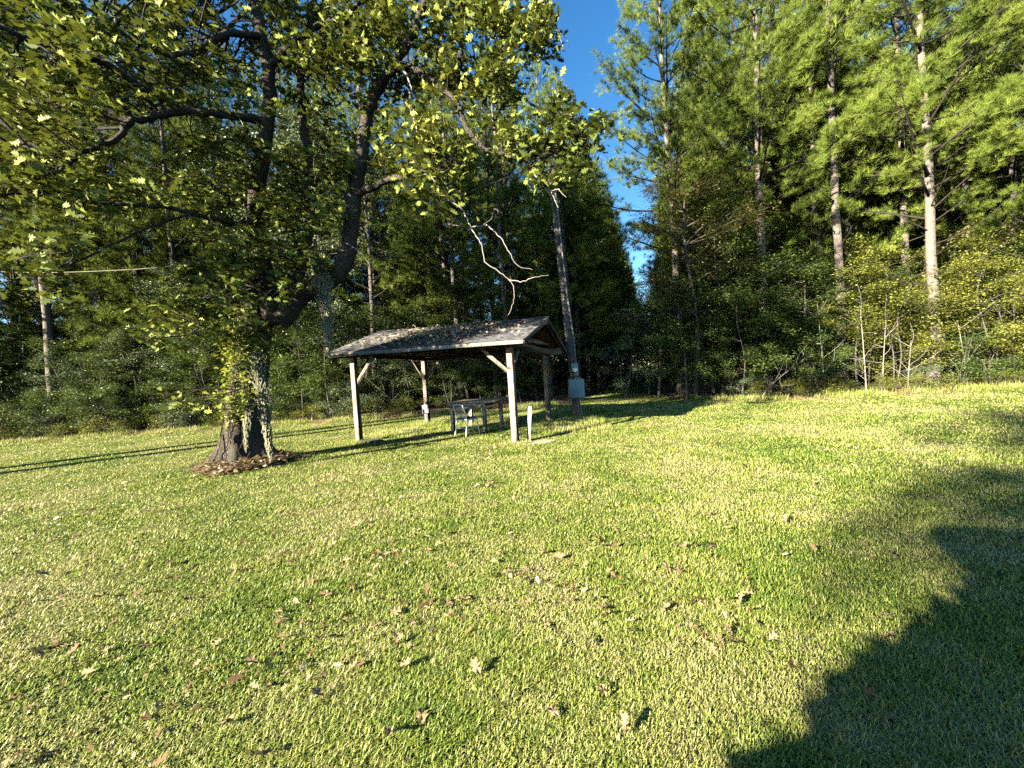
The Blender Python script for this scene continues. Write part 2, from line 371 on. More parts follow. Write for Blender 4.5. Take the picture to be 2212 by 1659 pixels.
# ------------------------------------------------------------------ grass (nobody could count it)
PAV0 = np.array([-4.14, 10.18]); PU = np.array([.9344, -.3562]); PV = np.array([.3562, .9344])
def in_lawn(x, y):
    ok = (y < edge_y(EDGE_L, x) + RN.normal(0, .25, len(x))) | (x > 3.6)
    okr = (y < edge_y(EDGE_R, x) + RN.normal(0, .3, len(x))) | (x < 7.0)
    rel = (x - 5.3) * LD[1] - (y - 18.4) * LD[0]
    lane = (y > 17) & (np.abs(rel) < 1.75)
    base = ok & okr & ~((y > 17.4) & (x > 2.6) & ~lane)
    return base
def grass(N, r0, r1, ln, wd, th=(-62, 64), seg=False):
    r = np.exp(RN.uniform(np.log(r0), np.log(r1), N)); a = RN.uniform(radians(th[0]), radians(th[1]), N)
    return r * np.sin(a), r * np.cos(a)
gb = MB()
def blades(x, y, L, W, lean=.75):
    N = len(x); az = RN.uniform(0, 2*pi, N); tl = np.clip(RN.normal(lean, .33, N), .05, 1.35)
    dx = np.cos(az); dy = np.sin(az); base = np.stack([x, y, np.zeros(N)], 1)
    side = np.stack([-dy, dx, np.zeros(N)], 1) * (W * .5)[:, None]
    d1 = np.stack([dx*np.sin(tl*.6), dy*np.sin(tl*.6), np.cos(tl*.6)], 1); d2 = np.stack([dx*np.sin(tl*1.35), dy*np.sin(tl*1.35), np.cos(tl*1.35)], 1)
    mid = base + d1 * (L*.55)[:, None]; tip = mid + d2 * (L*.45)[:, None]
    v = np.stack([base - side, base + side, mid + side*.8, mid - side*.8, tip], 1).reshape(-1, 3)
    b0 = gb.n; gb.v.append(v); gb.n += 5*N; k = np.arange(N)[:, None]*5 + b0
    gb.f.append(k + np.array([[0, 1, 2, 3]])); gb.f.append(k + np.array([[3, 2, 4]]))
N = 900000
x, y = grass(N, 1.15, 30, 0, 0); r = np.hypot(x, y)
keep = in_lawn(x, y) & (RN.random(N) < np.clip((r / 2.2)**2, .25, 1) + .1)
for c, rr, ry, rot in bare: keep &= ~((np.hypot(x - c[0], (y - c[1]) * rr / ry) < rr * 1.1) & (RN.random(N) < .55))
TB = G(530, 1003)[:2]
keep &= ~((np.hypot(x - TB[0], y - TB[1]) < .62 + .25*np.sin(4*np.arctan2(y - TB[1], x - TB[0]))) & (RN.random(N) < .93))
x, y, r = x[keep], y[keep], r[keep]; n_ = len(x)
clump = .75 + .5 * (np.sin(x*2.1 + 1.3*np.sin(y*1.7)) * np.sin(y*2.6 + np.sin(x*1.1)) > .1)
L = RN.uniform(.018, .042, n_) * clump * (1 + r*.02); W = RN.uniform(.0018, .0034, n_) * (1 + r*.34)
blades(x, y, L, W, 1.0)
# longer grass round the posts, the table, the pole and along the wood edge
def tuftarea(c, rad, N, L, W, lean=.45):
    a = RN.uniform(0, 2*pi, N); q = rad * np.sqrt(RN.random(N)); x = c[0] + q*np.cos(a); y = c[1] + q*np.sin(a)*.8
    ok = in_lawn(x, y); x, y = x[ok], y[ok]; blades(x, y, RN.uniform(*L, len(x)), np.full(len(x), W), lean)
for px_, py_, rad, N, L in [(1247, 915, .8, 2600, (.08, .2)), (1187, 918, .6, 1500, (.06, .17)), (926, 920, .6, 1500, (.06, .18)), (777, 957, .35, 500, (.04, .12)), (1043, 925, .9, 2500, (.05, .14)),
                            (1230, 925, 1.1, 3500, (.05, .13)), (880, 935, 1.1, 3000, (.05, .12)), (975, 925, .7, 1500, (.05, .15)), (1075, 915, .7, 1500, (.05, .15)), (660, 985, .5, 500, (.04, .1)), (1119, 957, .3, 400, (.04, .1))]:
    tuftarea(G(px_, py_), rad, N, L, .009)
for E in (EDGE_L, EDGE_R):
    t = RN.uniform(0, 1, 26000)**1.0; xs = RN.uniform(-30, 3.5, 26000) if E is EDGE_L else RN.uniform(7.2, 30, 26000)
    ys = edge_y(E, xs) + RN.normal(-.15, .35, 26000); s_ = (np.sin(xs*1.7) + np.sin(xs*4.1 + 1)) > -.3
    xs, ys = xs[s_], ys[s_]; blades(xs, ys, RN.uniform(.06, .32, len(xs)) * RN.random(len(xs))**.5, np.full(len(xs), .014), .5)
tag(gb.obj('grass', M_grass), 'short sunlit lawn grass, yellow green with straw coloured patches', 'grass', kind='stuff')

# ------------------------------------------------------------------ tree builders
def leafcloud(mb, pts, n, sig, size, tilt, tv=LFV, tf=LFF, smin=.6):
    idx = RN.integers(0, len(pts), n); pos = pts[idx] + RN.normal(0, 1, (n, 3)) * np.array(sig)
    scatter(mb, pos, frames(n, tilt), RN.uniform(smin, 1.25, n) * size, tv, tf)

def tuft_tmpl(k, L, wdt, seed):
    rg = np.random.default_rng(seed); v = []; f = []
    for i in range(k):
        az = rg.uniform(0, 2*pi); el = rg.uniform(.15, 1.25); ln = L * rg.uniform(.7, 1.1)
        d = np.array([sin(el)*cos(az), sin(el)*sin(az), cos(el)]); p = np.cross(d, rg.normal(size=3)); p /= np.linalg.norm(p)
        o = np.array([0, 0, -.05 * rg.random()]); b0 = len(v)
        v += [o - p*wdt*.5, o + p*wdt*.5, o + d*ln + p*wdt*.1, o + d*ln - p*wdt*.1]; f.append((b0, b0+1, b0+2, b0+3))
    return np.array(v), np.array(f)
TUFT = [tuft_tmpl(40, .23, .0075, s_) for s_ in range(3)]
TUFTS = [tuft_tmpl(20, .28, .016, 10 + s_) for s_ in range(3)]

def pine(H, z0, rbase, blen, nb, dense, seed, tufts=TUFT, dead=6):
    global RN; keep_ = RN; RN = np.random.default_rng(seed)
    tr = MB(); cr = MB(); br = MB()
    zs = np.linspace(0, H, 14); wx = np.cumsum(RN.normal(0, .035, 14)); wy = np.cumsum(RN.normal(0, .035, 14)); wx[0] = wy[0] = 0
    rr = rbase * (1 - zs / H)**.75 + .02; rr[0] *= 1.25
    tr.tube(np.stack([wx, wy, zs], 1), rr, 10, jag=.03)
    axis = lambda z: np.array([np.interp(z, zs, wx), np.interp(z, zs, wy), z])
    tips = []
    for i in range(nb + dead):
        isdead = i >= nb
        t = ((i + .5) / nb) if not isdead else 0
        z = (z0 + (H - z0 - .3) * t**.9) if not isdead else RN.uniform(z0*.45, z0*1.1)
        L = (blen * (1 - t)**.6 * (.55 + .45*min(1, t*6 + .4)) * RN.uniform(.65, 1.15) + .4) if not isdead else RN.uniform(.6, 2.0)
        az = i * 2.399 + RN.normal(0, .4); el = RN.uniform(.1, .6) + t * .5
        o = axis(z); dv = np.array([cos(az)*cos(el), sin(az)*cos(el), sin(el)])
        P = [o, o + dv*L*.4 + RN.normal(0, .05, 3), o + dv*L*.75 + np.array([0, 0, .06*L]), o + dv*L + np.array([0, 0, .2*L])]
        P = spline(P, 3); r0 = .012 + L * .011
        br.tube(P, np.linspace(r0, .006, len(P)), 4, cap=False)
        if isdead:
            for k in range(3):
                q = P[RN.integers(3, len(P) - 1)]; e = q + RN.normal(0, .3, 3) * L*.4; br.tube(spline([q, (q+e)/2 + RN.normal(0, .05, 3), e], 2), [.008]*4 + [.004], 3, cap=False)
            continue
        nsub = max(3, int(L * 3.2 * dense))
        for k in range(nsub):
            s_ = RN.uniform(.3, 1.0); q = P[int(s_ * (len(P) - 1))]
            sl_ = (1.15 - s_) * L * .55 + .25; a2 = az + RN.choice([-1, 1]) * RN.uniform(.4, 1.1)
            e = q + np.array([cos(a2), sin(a2), RN.uniform(.05, .55)]) * sl_ * RN.uniform(.6, 1.1)
            br.tube([q, (q + e)/2, e], [.008, .006, .004], 3, cap=False)
            m_ = max(2, int(sl_ * 7 * dense))
            for u in np.linspace(.35, 1.05, m_):
                tips.append((q + (e - q) * u + RN.normal(0, .07, 3), (e - q)))
    pos = np.array([p for p, _ in tips]); dr = np.array([d_ for _, d_ in tips]); dr /= np.linalg.norm(dr, axis=1)[:, None] + 1e-9
    z = dr * .6 + np.array([0, 0, .55]) + RN.normal(0, .25, dr.shape); z /= np.linalg.norm(z, axis=1)[:, None]
    xx = np.cross(z, RN.normal(size=z.shape)); xx /= np.linalg.norm(xx, axis=1)[:, None]; yy = np.cross(z, xx)
    fr = np.stack([xx, yy, z], 1); sel = RN.integers(0, 3, len(pos))
    for k in range(3):
        q = sel == k; scatter(cr, pos[q], fr[q], RN.uniform(.8, 1.25, q.sum()), *tufts[k])
    RN = keep_
    return tr.mesh('trunk', M_pinebark, True), cr.mesh('crown', M_pine), br.mesh('branches', M_limb)

def broad(H, R, nleaf, leaf, z0, seed, mt, bark=M_greybark, nstem=1, layer=.10, tilt=.5, nlimb=22, rb=.07, tv=LFV, tf=LFF):
    global RN; keep_ = RN; RN = np.random.default_rng(seed)
    tr = MB(); br = MB(); cr = MB(); pts = []
    for sidx in range(nstem):
        a = RN.uniform(0, 2*pi); sp = 0 if nstem == 1 else R * .45
        top = np.array([cos(a)*sp, sin(a)*sp, H * RN.uniform(.82, 1)]); n0 = np.array([cos(a), sin(a), 0]) * (0 if nstem == 1 else .08)
        P = spline([n0, n0*.5 + top*np.array([.2, .2, .35]) + RN.normal(0, .05*R, 3)*[1, 1, 0], top*np.array([.6, .6, .7]) + RN.normal(0, .07*R, 3)*[1, 1, 0], top], 4)
        tr.tube(P, np.linspace(rb, .012, len(P)), 7, jag=.05)
        nl = nlimb // nstem
        for i in range(nl):
            t = (i + .5) / nl; z = z0 + (H*.95 - z0) * t; k = min(len(P) - 2, int(np.searchsorted(P[:, 2], z))); o = P[k]
            prof = (sin(pi * min(1, (t * .8 + .22)))**.7); L = R * prof * RN.uniform(.55, 1.15)
            az = RN.uniform(0, 2*pi); el = RN.uniform(-.05, .6) + t*.3
            dv = np.array([cos(az)*cos(el), sin(az)*cos(el), sin(el)])
            Q = spline([o, o + dv*L*.5 + RN.normal(0, .05*L, 3), o + dv*L + np.array([0, 0, -.12*L])], 4)
            br.tube(Q, np.linspace(rb*.32 + .003, .004, len(Q)), 4, cap=False)
            for k in range(max(4, int(L * 5))):
                q = Q[RN.integers(2, len(Q))]; a2 = az + RN.uniform(-1.3, 1.3); l2 = RN.uniform(.2, .5) * (L*.5 + .3)
                e = q + np.array([cos(a2), sin(a2), RN.uniform(-.25, .35)]) * l2
                br.tube([q, (q+e)/2 + RN.normal(0, .02, 3), e], [.006, .004, .003], 3, cap=False)
                for u in (.35, .6, .8, 1.0): pts.append(q + (e - q)*u)
    pts = np.array(pts); leafcloud(cr, pts, nleaf, (.13, .13, layer), leaf, tilt, tv, tf)
    RN = keep_
    return tr.mesh('trunk', bark, True), cr.mesh('crown', mt), br.mesh('branches', bark)

PINES = [pine(23, 6.5, .165, 4.0, 72, 1.15, 101, dead=10), pine(21, 5.2, .15, 3.6, 70, 1.1, 102, dead=8), pine(24, 8, .14, 3.2, 60, 1.1, 103, dead=12)]
PINEB = [pine(18, 2.0, .15, 3.0, 84, 1.0, 104, TUFTS), pine(18, 5, .13, 2.7, 60, .9, 105, TUFTS), pine(23, 8, .14, 2.8, 56, .8, 106, TUFTS, dead=14)]
BROAD = dict(
    sap=broad(4.6, 1.9, 8500, .085, .5, 201, M_leafA, nlimb=20, rb=.03),
    sap2=broad(3.8, 1.6, 7500, .08, .3, 202, M_leafB, nlimb=20, rb=.025, nstem=2),
    sap3=broad(5.4, 2.0, 9500, .085, .8, 203, M_leafB, nlimb=24, rb=.035),
    silver=broad(4.8, 2.2, 11000, .085, .3, 204, M_leafC, nlimb=26, rb=.04, nstem=2),
    mid=broad(9.5, 3.1, 22000, .11, 1.2, 205, M_leafA, nlimb=46, rb=.10, layer=.12),
    mid2=broad(8.0, 3.0, 20000, .12, .6, 215, M_leafA, nlimb=50, rb=.09, layer=.14),
    rust=broad(10.0, 2.8, 19000, .10, 3.5, 206, M_leafD, nlimb=46, rb=.10),
    tall=broad(16.5, 3.8, 38000, .12, 3.0, 207, M_leafC, nlimb=74, rb=.15, tilt=.8),
    bush=broad(2.2, 1.3, 6000, .075, .1, 208, M_leafA, nlimb=18, rb=.02, nstem=4),
    bush2=broad(1.5, 1.1, 4500, .075, .05, 209, M_leafC, nlimb=16, rb=.015, nstem=4),
    weed=broad(.8, .7, 1800, .07, .03, 210, M_leafB, nlimb=12, rb=.008, nstem=4),
    shadel=broad(25.0, 4.8, 36000, .26, 8.5, 212, M_leafA, nlimb=90, rb=.3, layer=.3),
    shade=broad(17.0, 3.0, 7000, .22, 10.0, 211, M_leafA, nlimb=60, rb=.2, layer=.25))
def plant(meshes, name, loc, label, cat, group=None, rz=None, sc=1.0, mats=None):
    r = thing(name, (loc[0], loc[1], 0), label, cat, group, RN.uniform(0, 2*pi) if rz is None else rz)
    r.scale = (sc, sc, sc) if not isinstance(sc, tuple) else sc
    for nm, me in zip(('trunk', 'crown', 'branches'), meshes):
        o = bpy.data.objects.new(nm, me); C.objects.link(o); o.parent = r
        if nm == 'branches': o.name = 'branches'
    return r

def at(px_, Y): p = D(px_, 800, Y); return (p[0], p[1])
# pines one can point at, left to right
hero = [  # px at the trunk near y=600, distance, mesh, scale, label
    (118, 17.9, 0, 1.0, 'thick pale pine trunk rising behind the shrubs at the far left of the photo'),
    (158, 22.5, 2, .9, 'thinner pine just right of the thick pale one at the far left'),
    (300, 23.0, 1, 1.0, 'bushy pine glimpsed between the left limbs of the oak'),
    (505, 24.0, 1, .95, 'pine partly hidden right behind the oak trunk'),
    (991, 20.5, 1, .86, 'sunlit pine above the pavilion ridge, with bright needle tufts'),
    (1468, 18.2, 0, .98, 'first big pine right of the sky gap, branches reaching left into the blue'),
    (1618, 22.5, 2, 1.0, 'slender pine between the first big pine and the forked one'),
    (1659, 16.8, 0, 1.04, 'thick pale pine with ascending limbs in the middle of the right wood'),
    (1727, 21.0, 2, 1.0, 'straight pale pine trunk just right of the thick forking pine'),
    (1808, 23.5, 1, .95, 'slim dim pine deep in the right wood'),
    (1838, 19.5, 1, 1.0, 'slim pine left of the twin pale trunks on the right'),
    (1966, 17.5, 2, 1.0, 'thinner of the two pale pines standing close together on the right'),
    (2014, 14.8, 0, .95, 'tallest pale pine near the right edge, knotty trunk in full sun'),
    (2096, 19.0, 1, .95, 'pine right of the tallest pale pine, crown against the sky'),
    (2190, 17.0, 1, .9, 'last pine at the right edge of the photo')]
taken = []
for i, (px_, Y, k, s_, lab) in enumerate(hero):
    p = at(px_, Y); taken.append(p); plant(PINES[k], 'pine_tree', p, lab, 'pine tree', 'tall pines at the front of the woods', rz=i*1.7 + .4, sc=s_)
def free(p, d): return all((p[0]-q[0])**2 + (p[1]-q[1])**2 > d*d for q in taken)
def scatter_pts(fn, n, d, tries=6000):
    out_ = []
    for _ in range(tries):
        p = fn()
        if p is not None and free(p, d): out_.append(p); taken.append(p)
        if len(out_) >= n: break
    return out_
def inL():
    x = random.uniform(-34, 16); y = random.uniform(18.5, 44)
    rel = (x - 5.3) * LD[1] - (y - 18.4) * LD[0]
    if rel > -2.9 or y < edge_y(EDGE_L, x) + 1.6: return None
    if abs(x) > y * 1.45 + 3: return None
    return (x, y)
def inR():
    x = random.uniform(8, 40); y = random.uniform(14.5, 42)
    rel = (x - 5.3) * LD[1] - (y - 18.4) * LD[0]
    if rel < 3.0 or y < edge_y(EDGE_R, x) + 2.6: return None
    if x > y * 1.5 + 4: return None
    return (x, y)
# the dark row along the left of the lane
for k, s_ in enumerate(np.arange(1.5, 50, 2.6)):
    p = np.array([5.3, 18.4]) + LD * s_ + np.array([-LD[1], LD[0]]) * (2.6 + random.uniform(-.2, .5))
    taken.append(tuple(p)); plant(PINEB[0], 'pine_tree', p, 'dark shaded pine in the row along the left side of the grass lane', 'pine tree', 'dark pines along the lane', sc=random.uniform(.9, 1.02))
for k, s_ in enumerate(np.arange(3.0, 50, 3.4)):
    p = np.array([5.3, 18.4]) + LD * s_ - np.array([-LD[1], LD[0]]) * (3.2 + random.uniform(-.2, .8))
    taken.append(tuple(p)); plant(PINEB[0], 'pine_tree', p, 'pine in the row along the right side of the grass lane', 'pine tree', 'pines on the right of the lane', sc=random.uniform(.75, .9))
for s_, o_ in ((21, -1.6), (22, .3), (21.5, 1.9), (24, -.8), (25, 1.2), (27, 0)):
    p = np.array([5.3, 18.4]) + LD * s_ + np.array([-LD[1], LD[0]]) * o_; taken.append(tuple(p))
    plant(PINEB[0], 'pine_tree', p, 'small dark pine closing the far end of the lane', 'pine tree', 'pines at the end of the lane', sc=random.uniform(.36, .46))
for p in scatter_pts(inL, 95, 1.75):
    k = random.choice((0, 1, 1, 2, 2)); plant(PINEB[k], 'pine_tree', p, 'slim pine standing deep in the left wood behind the oak and pavilion', 'pine tree', 'pines deep in the left wood', sc=random.uniform(.9, 1.08) * (1.2 if k == 2 else 1))
for p in scatter_pts(inR, 75, 1.9):
    k = random.choice((1, 2, 2, 0)); plant(PINEB[k], 'pine_tree', p, 'slim pine standing deep in the right wood behind the pale trunks', 'pine tree', 'pines deep in the right wood', sc=random.uniform(.95, 1.12))

# broadleaf trees and saplings at the edge
T = [  # px, Y, kind, scale, label, category, name
    (1345, 18.2, 'silver', .92, 'pale leaved sapling reaching into the dark lane at the left end of the right wood', 'sapling'),
    (1420, 17.6, 'mid', .72, 'bushy green tree below the first big pine, right of the lane', 'tree'),
    (1500, 16.2, 'rust', 1.02, 'broadleaf tree with rusty brown top leaves between the big pines', 'tree'),
    (1560, 16.8, 'mid', .98, 'dark dense broadleaf tree left of the forked pine', 'tree'),
    (1600, 15.0, 'sap', 1.0, 'dark green sapling in the shade below the rusty topped tree', 'sapling'),
    (1750, 15.2, 'mid', .62, 'shrubby green tree with drooping layers below the straight pale pine', 'tree'),
    (1850, 14.9, 'sap3', 1.0, 'light green sapling with layered leaves near the middle of the right wood edge', 'sapling'),
    (1930, 14.6, 'sap2', 1.1, 'yellow green double stemmed sapling left of the tallest pale pine', 'sapling'),
    (2060, 14.6, 'sap3', .95, 'leafy sapling just right of the tallest pale pine', 'sapling'),
    (2140, 14.2, 'sap3', 1.0, 'yellowish sapling near the right edge of the photo', 'sapling'),
    (2200, 13.9, 'sap2', 1.1, 'last leafy sapling at the right edge of the photo', 'sapling'),
    (720, 20.5, 'tall', 1.05, 'tall grey green broadleaf tree seen between the right forks of the oak', 'tree'),
    (610, 22.5, 'tall', 1.12, 'tall grey green broadleaf tree seen between the left and middle oak stems', 'tree'),
    (590, 19.5, 'mid', 1.0, 'leafy green tree right behind the oak trunk', 'tree'),
    (770, 19.0, 'silver', 1.15, 'silvery green small tree left of the pavilion roof', 'tree'),
    (860, 19.4, 'silver', 1.0, 'silvery shrub like tree behind the left half of the pavilion', 'tree'),
    (420, 19.2, 'tall', .55, 'pale green broadleaf tree left of the oak trunk', 'tree'),
    (230, 18.8, 'mid', .72, 'dense broadleaf tree behind the shrubs on the left', 'tree'),
    (1400, 18.9, 'mid2', .68, 'dark bushy tree right behind the pale leaved sapling at the lane mouth', 'tree'),
    (1480, 15.9, 'mid2', .72, 'dark bushy tree at the foot of the first big pine', 'tree'),
    (1540, 18.2, 'mid2', 1.12, 'dark tree just behind the rusty topped broadleaf tree', 'tree'),
    (1625, 16.4, 'mid2', .85, 'dark bushy tree between the rusty topped tree and the thick forking pine', 'tree'),
    (1690, 15.6, 'sap', 1.25, 'dark green sapling at the foot of the thick forking pine', 'sapling'),
    (1800, 16.2, 'mid2', .72, 'bushy tree behind the drooping shrubby one, mid right', 'tree'),
    (1900, 16.0, 'sap3', 1.2, 'tall light green sapling behind the front row, left of the tallest pale pine', 'sapling'),
    (2030, 16.2, 'sap3', 1.25, 'tall light green sapling behind the tallest pale pine', 'sapling'),
    (2150, 15.8, 'sap3', 1.25, 'tall yellow green sapling near the right edge, behind the front row', 'sapling'),
    (60, 18.6, 'mid', .66, 'dense feathery tree at the left edge of the photo', 'tree'),
    (320, 18.2, 'silver', 1.0, 'silvery shrub like tree in the middle of the left wood edge', 'tree'),
    (-90, 19.0, 'mid', .8, 'broadleaf tree just past the left edge of the photo', 'tree'),
    (500, 18.6, 'sap', 1.0, 'green sapling left of the base of the oak', 'sapling'),
    (660, 18.3, 'bush', 1.1, 'round bush at the wood edge right of the oak base', 'bush')]
for px_, Y, k, s_, lab, cat in T:
    p = at(px_, Y); plant(BROAD[k], 'bush' if cat == 'bush' else ('sapling' if cat == 'sapling' else 'broadleaf_tree'), p, lab, cat, 'broadleaf trees along the wood edge', sc=s_)
def row(E, x0, x1, off, n, kinds, sc, lab, cat, group):
    for i in range(n):
        x = x0 + (x1 - x0) * (i + random.uniform(.1, .9)) / n; y = float(edge_y(E, x)) + off + random.uniform(-.25, .4)
        k = random.choice(kinds); s_ = random.uniform(*sc)
        plant(BROAD[k], {'b': 'bush', 'w': 'weed_plant', 's': 'sapling', 'm': 'broadleaf_tree'}[k[0]], (x, y), lab, cat, group, sc=s_)
row(EDGE_L, -26, -6, .9, 20, ['bush', 'bush', 'bush2', 'sap'], (.7, 1.15), 'leafy bush in the tangled row along the foot of the left wood', 'bush', 'bushes along the left wood')
row(EDGE_L, -27, 1, 2.0, 24, ['sap', 'silver', 'bush'], (.55, .9), 'shaded sapling inside the front of the left wood', 'sapling', 'saplings inside the left wood')
row(EDGE_L, -30, 2, 3.2, 17, ['mid', 'mid', 'mid2'], (.55, .85), 'shaded small tree a few metres inside the left wood', 'tree', 'small trees inside the left wood')
row(EDGE_L, -30, 1.5, 6.0, 14, ['mid', 'mid2', 'mid2'], (.8, 1.15), 'dense broadleaf tree farther back inside the left wood', 'tree', 'larger trees inside the left wood')
row(EDGE_L, -26, -3, .3, 26, ['weed', 'weed', 'bush2'], (.5, .9), 'low leafy weed at the left edge of the lawn', 'weed', 'weeds along the left wood')
row(EDGE_R, 8.0, 26, .9, 17, ['bush', 'sap2', 'weed', 'bush'], (.6, 1.0), 'bush in the sunlit row along the foot of the right wood', 'bush', 'bushes along the right wood')
row(EDGE_R, 8.2, 30, 2.4, 22, ['sap2', 'sap3', 'sap'], (.7, 1.05), 'sapling standing inside the front of the right wood', 'sapling', 'saplings inside the right wood')
row(EDGE_R, 9, 36, 5.0, 18, ['mid2', 'mid', 'mid'], (.6, .9), 'small tree a few metres inside the right wood', 'tree', 'small trees inside the right wood')
row(EDGE_R, 7.4, 26, .25, 24, ['weed', 'weed', 'bush2'], (.4, .8), 'low leafy weed at the right edge of the lawn', 'weed', 'weeds along the right wood')

# far thicket: one mass of foliage deep in the woods
th = MB(); N = 70000
a = RN.uniform(radians(-66), radians(66), N); r = RN.uniform(30, 52, N); x = r*np.sin(a); y = r*np.cos(a)
rel = (x - 5.3)*LD[1] - (y - 18.4)*LD[0]; z = RN.uniform(0, 1, N)**1.2 * (8.5 + 2.5*np.sin(a*9) + 1.5*np.sin(a*23))
ok = ((np.abs(rel) > 2.2) | (r > 49)); z = np.where(np.abs(rel) < 3, z*.7, z)
pos = np.stack([x, y, z], 1)[ok]; scatter(th, pos, frames(len(pos), 1.1), RN.uniform(.5, 1.0, len(pos)), LFV, LFF)
tag(th.obj('distant_thicket', M_leafA), 'dark mass of foliage far back inside the woods', 'thicket', kind='stuff')

# pale bare saplings and dead stems inside the woods
def bare_stem(px_, Y, h, lab, seed, lean=0.3):
    p = at(px_, Y); rg = np.random.default_rng(seed); mb = MB(); o = np.array([0, 0, 0.0]); L_ = rg.normal(0, lean, 2)
    P = spline([o, np.array([L_[0]*.3, L_[1]*.3, h*.4]), np.array([L_[0], L_[1], h])], 5); mb.tube(P, np.linspace(.022, .006, len(P)), 6)
    for i in range(9):
        q = P[rg.integers(2, len(P) - 1)]; e = q + rg.normal(0, .45, 3) * [1, 1, .3] + [0, 0, rg.uniform(.1, .8)]; mb.tube(spline([q, (q+e)/2 + rg.normal(0, .06, 3), e], 3), np.linspace(.007, .003, 7), 4, cap=False)
    tag(mb.obj('bare_sapling', M_dead, at=(p[0], p[1], 0)), lab, 'sapling', 'bare pale saplings in the woods')
for q in [(1870, 13.9, 3.2, 'bare pale forked sapling left of the tallest pale pine', 1), (1905, 14.2, 2.6, 'short bare pale stem right of the forked pale sapling', 2), (1640, 14.3, 1.6, 'leaning dead pale stem at the edge below the thick forking pine', 3, .5),
          (1780, 14.4, 3.4, 'thin bare pale stem rising among green saplings mid right', 4), (1960, 14.0, 1.8, 'low pale stem left below the tallest pale pine', 5), (2090, 13.7, 2.4, 'bare stem among the yellowish saplings at the far right', 6),
          (520, 17.8, 2.2, 'pale bare stem in the dark gap left of the oak', 7, .7), (860, 18.0, 2.0, 'bare twiggy stem behind the left pavilion brace', 8, .8), (40, 17.2, 1.7, 'bare arching stem at the far left wood edge', 9, 1.2), (250, 17.4, 1.8, 'bare arching stem in front of the left bushes', 10, 1.2)]:
    bare_stem(*q)
# undergrowth litter along the pavilion side wood edge: pine straw
st = MB()
for E, x0, x1 in ((EDGE_L, -20, 3.4), (EDGE_R, 7.3, 20)):
    N = 16000; xs = RN.uniform(x0, x1, N); ys = edge_y(E, xs) + RN.normal(.1, .55, N); pos = np.stack([xs, ys, RN.uniform(.012, .05, N)], 1)
    scatter(st, pos, frames(N, .25), RN.uniform(.08, .18, N), np.array([(0, -.03, 0), (1, -.02, .05), (1, .02, .05), (0, .03, 0)]), np.array([(0, 1, 2, 3)]))
tag(st.obj('pine_straw', M_straw), 'reddish brown pine straw along the foot of the woods', 'pine straw', kind='stuff')

# ------------------------------------------------------------------ the oak
OB = G(530, 1003)
oak = thing('oak_tree', (OB[0], OB[1], 0), 'big old oak with forked mossy trunk and spreading yellow green crown left of the pavilion', 'oak tree')
OL = np.array([OB[0], OB[1], 0])
tk = MB()
def limb(px_pts, r0, r1, n=6, sides=10, jag=.05, store=True, mb=None):
    P = np.array([D(*q) for q in px_pts]) - OL; P = spline(P, n)
    w1 = RN.normal(0, 1, P.shape) * np.linspace(0, .02, len(P))[:, None]; P = P + w1
    R = np.linspace(r0, r1, len(P)); (mb or tk).tube(P, R, sides, jag=jag); return P, R
# trunk with root flare built as rings
rings = []; nS = 26
base_pts = [(0, 0, -.05), (0, 0, .12), (.02, 0, .35), (.05, 0, .7), (.12, .0, 1.2), (.2, .02, 1.7), (.32, .03, 2.3), (.42, .05, 2.9), (.47, .05, 3.4), (.5, .05, 3.9)]
base_rad = [.72, .56, .44, .385, .35, .335, .31, .30, .31, .26]
BP = spline(base_pts, 3); BR = np.interp(np.linspace(0, 1, len(BP)), np.linspace(0, 1, len(base_rad)), base_rad)
ang = np.arange(nS) * 2*pi / nS; vs = []
for i, (p, r) in enumerate(zip(BP, BR)):
    fl = max(0, 1 - p[2]/1.1)**1.4
    prof = 1 + fl * (.34*np.cos(5*ang + .6) + .18*np.cos(3*ang + 1.9)) + .05*np.cos(4*ang + p[2]*1.2) + .05*np.cos(9*ang + 1) + RN.normal(0, .018, nS)
    vs.append(np.stack([p[0] + r*prof*np.cos(ang), p[1] + r*prof*np.sin(ang), np.full(nS, p[2])], 1))
vs = np.concatenate(vs); m_ = len(BP); i, j = np.meshgrid(np.arange(m_-1), np.arange(nS), indexing='ij'); i = i.ravel(); j = j.ravel(); k = (j+1) % nS
tk.add(vs, np.stack([i*nS+j, i*nS+k, (i+1)*nS+k, (i+1)*nS+j], 1))
Yo = 8.1
LIMBS = []
def LM(*a, **k): LIMBS.append(limb(*a, **k))
lb = MB()
LM([(592, 700, Yo), (575, 610, Yo), (556, 520, Yo), (554, 423, Yo-.05), (572, 300, Yo-.1), (583, 195, Yo-.2), (569, 98, Yo-.2), (553, 0, Yo-.3), (540, -160, Yo-.3), (548, -420, Yo-.5)], .21, .05)
LM([(602, 700, Yo), (622, 645, Yo+.1), (655, 560, Yo+.3), (668, 470, Yo+.35), (668, 400, Yo+.3), (664, 325, Yo+.3), (650, 230, Yo+.3), (655, 110, Yo+.4), (675, 20, Yo+.4), (690, -180, Yo+.6), (720, -400, Yo+.8)], .14, .04)
LM([(604, 695, Yo), (650, 638, Yo), (705, 610, Yo-.1), (742, 570, Yo-.2), (758, 500, Yo-.2), (766, 420, Yo-.2), (780, 330, Yo-.1), (796, 240, Yo), (830, 170, Yo+.1), (872, 105, Yo+.2), (912, 28, Yo+.3), (960, -120, Yo+.4), (1010, -330, Yo+.5)], .21, .05)
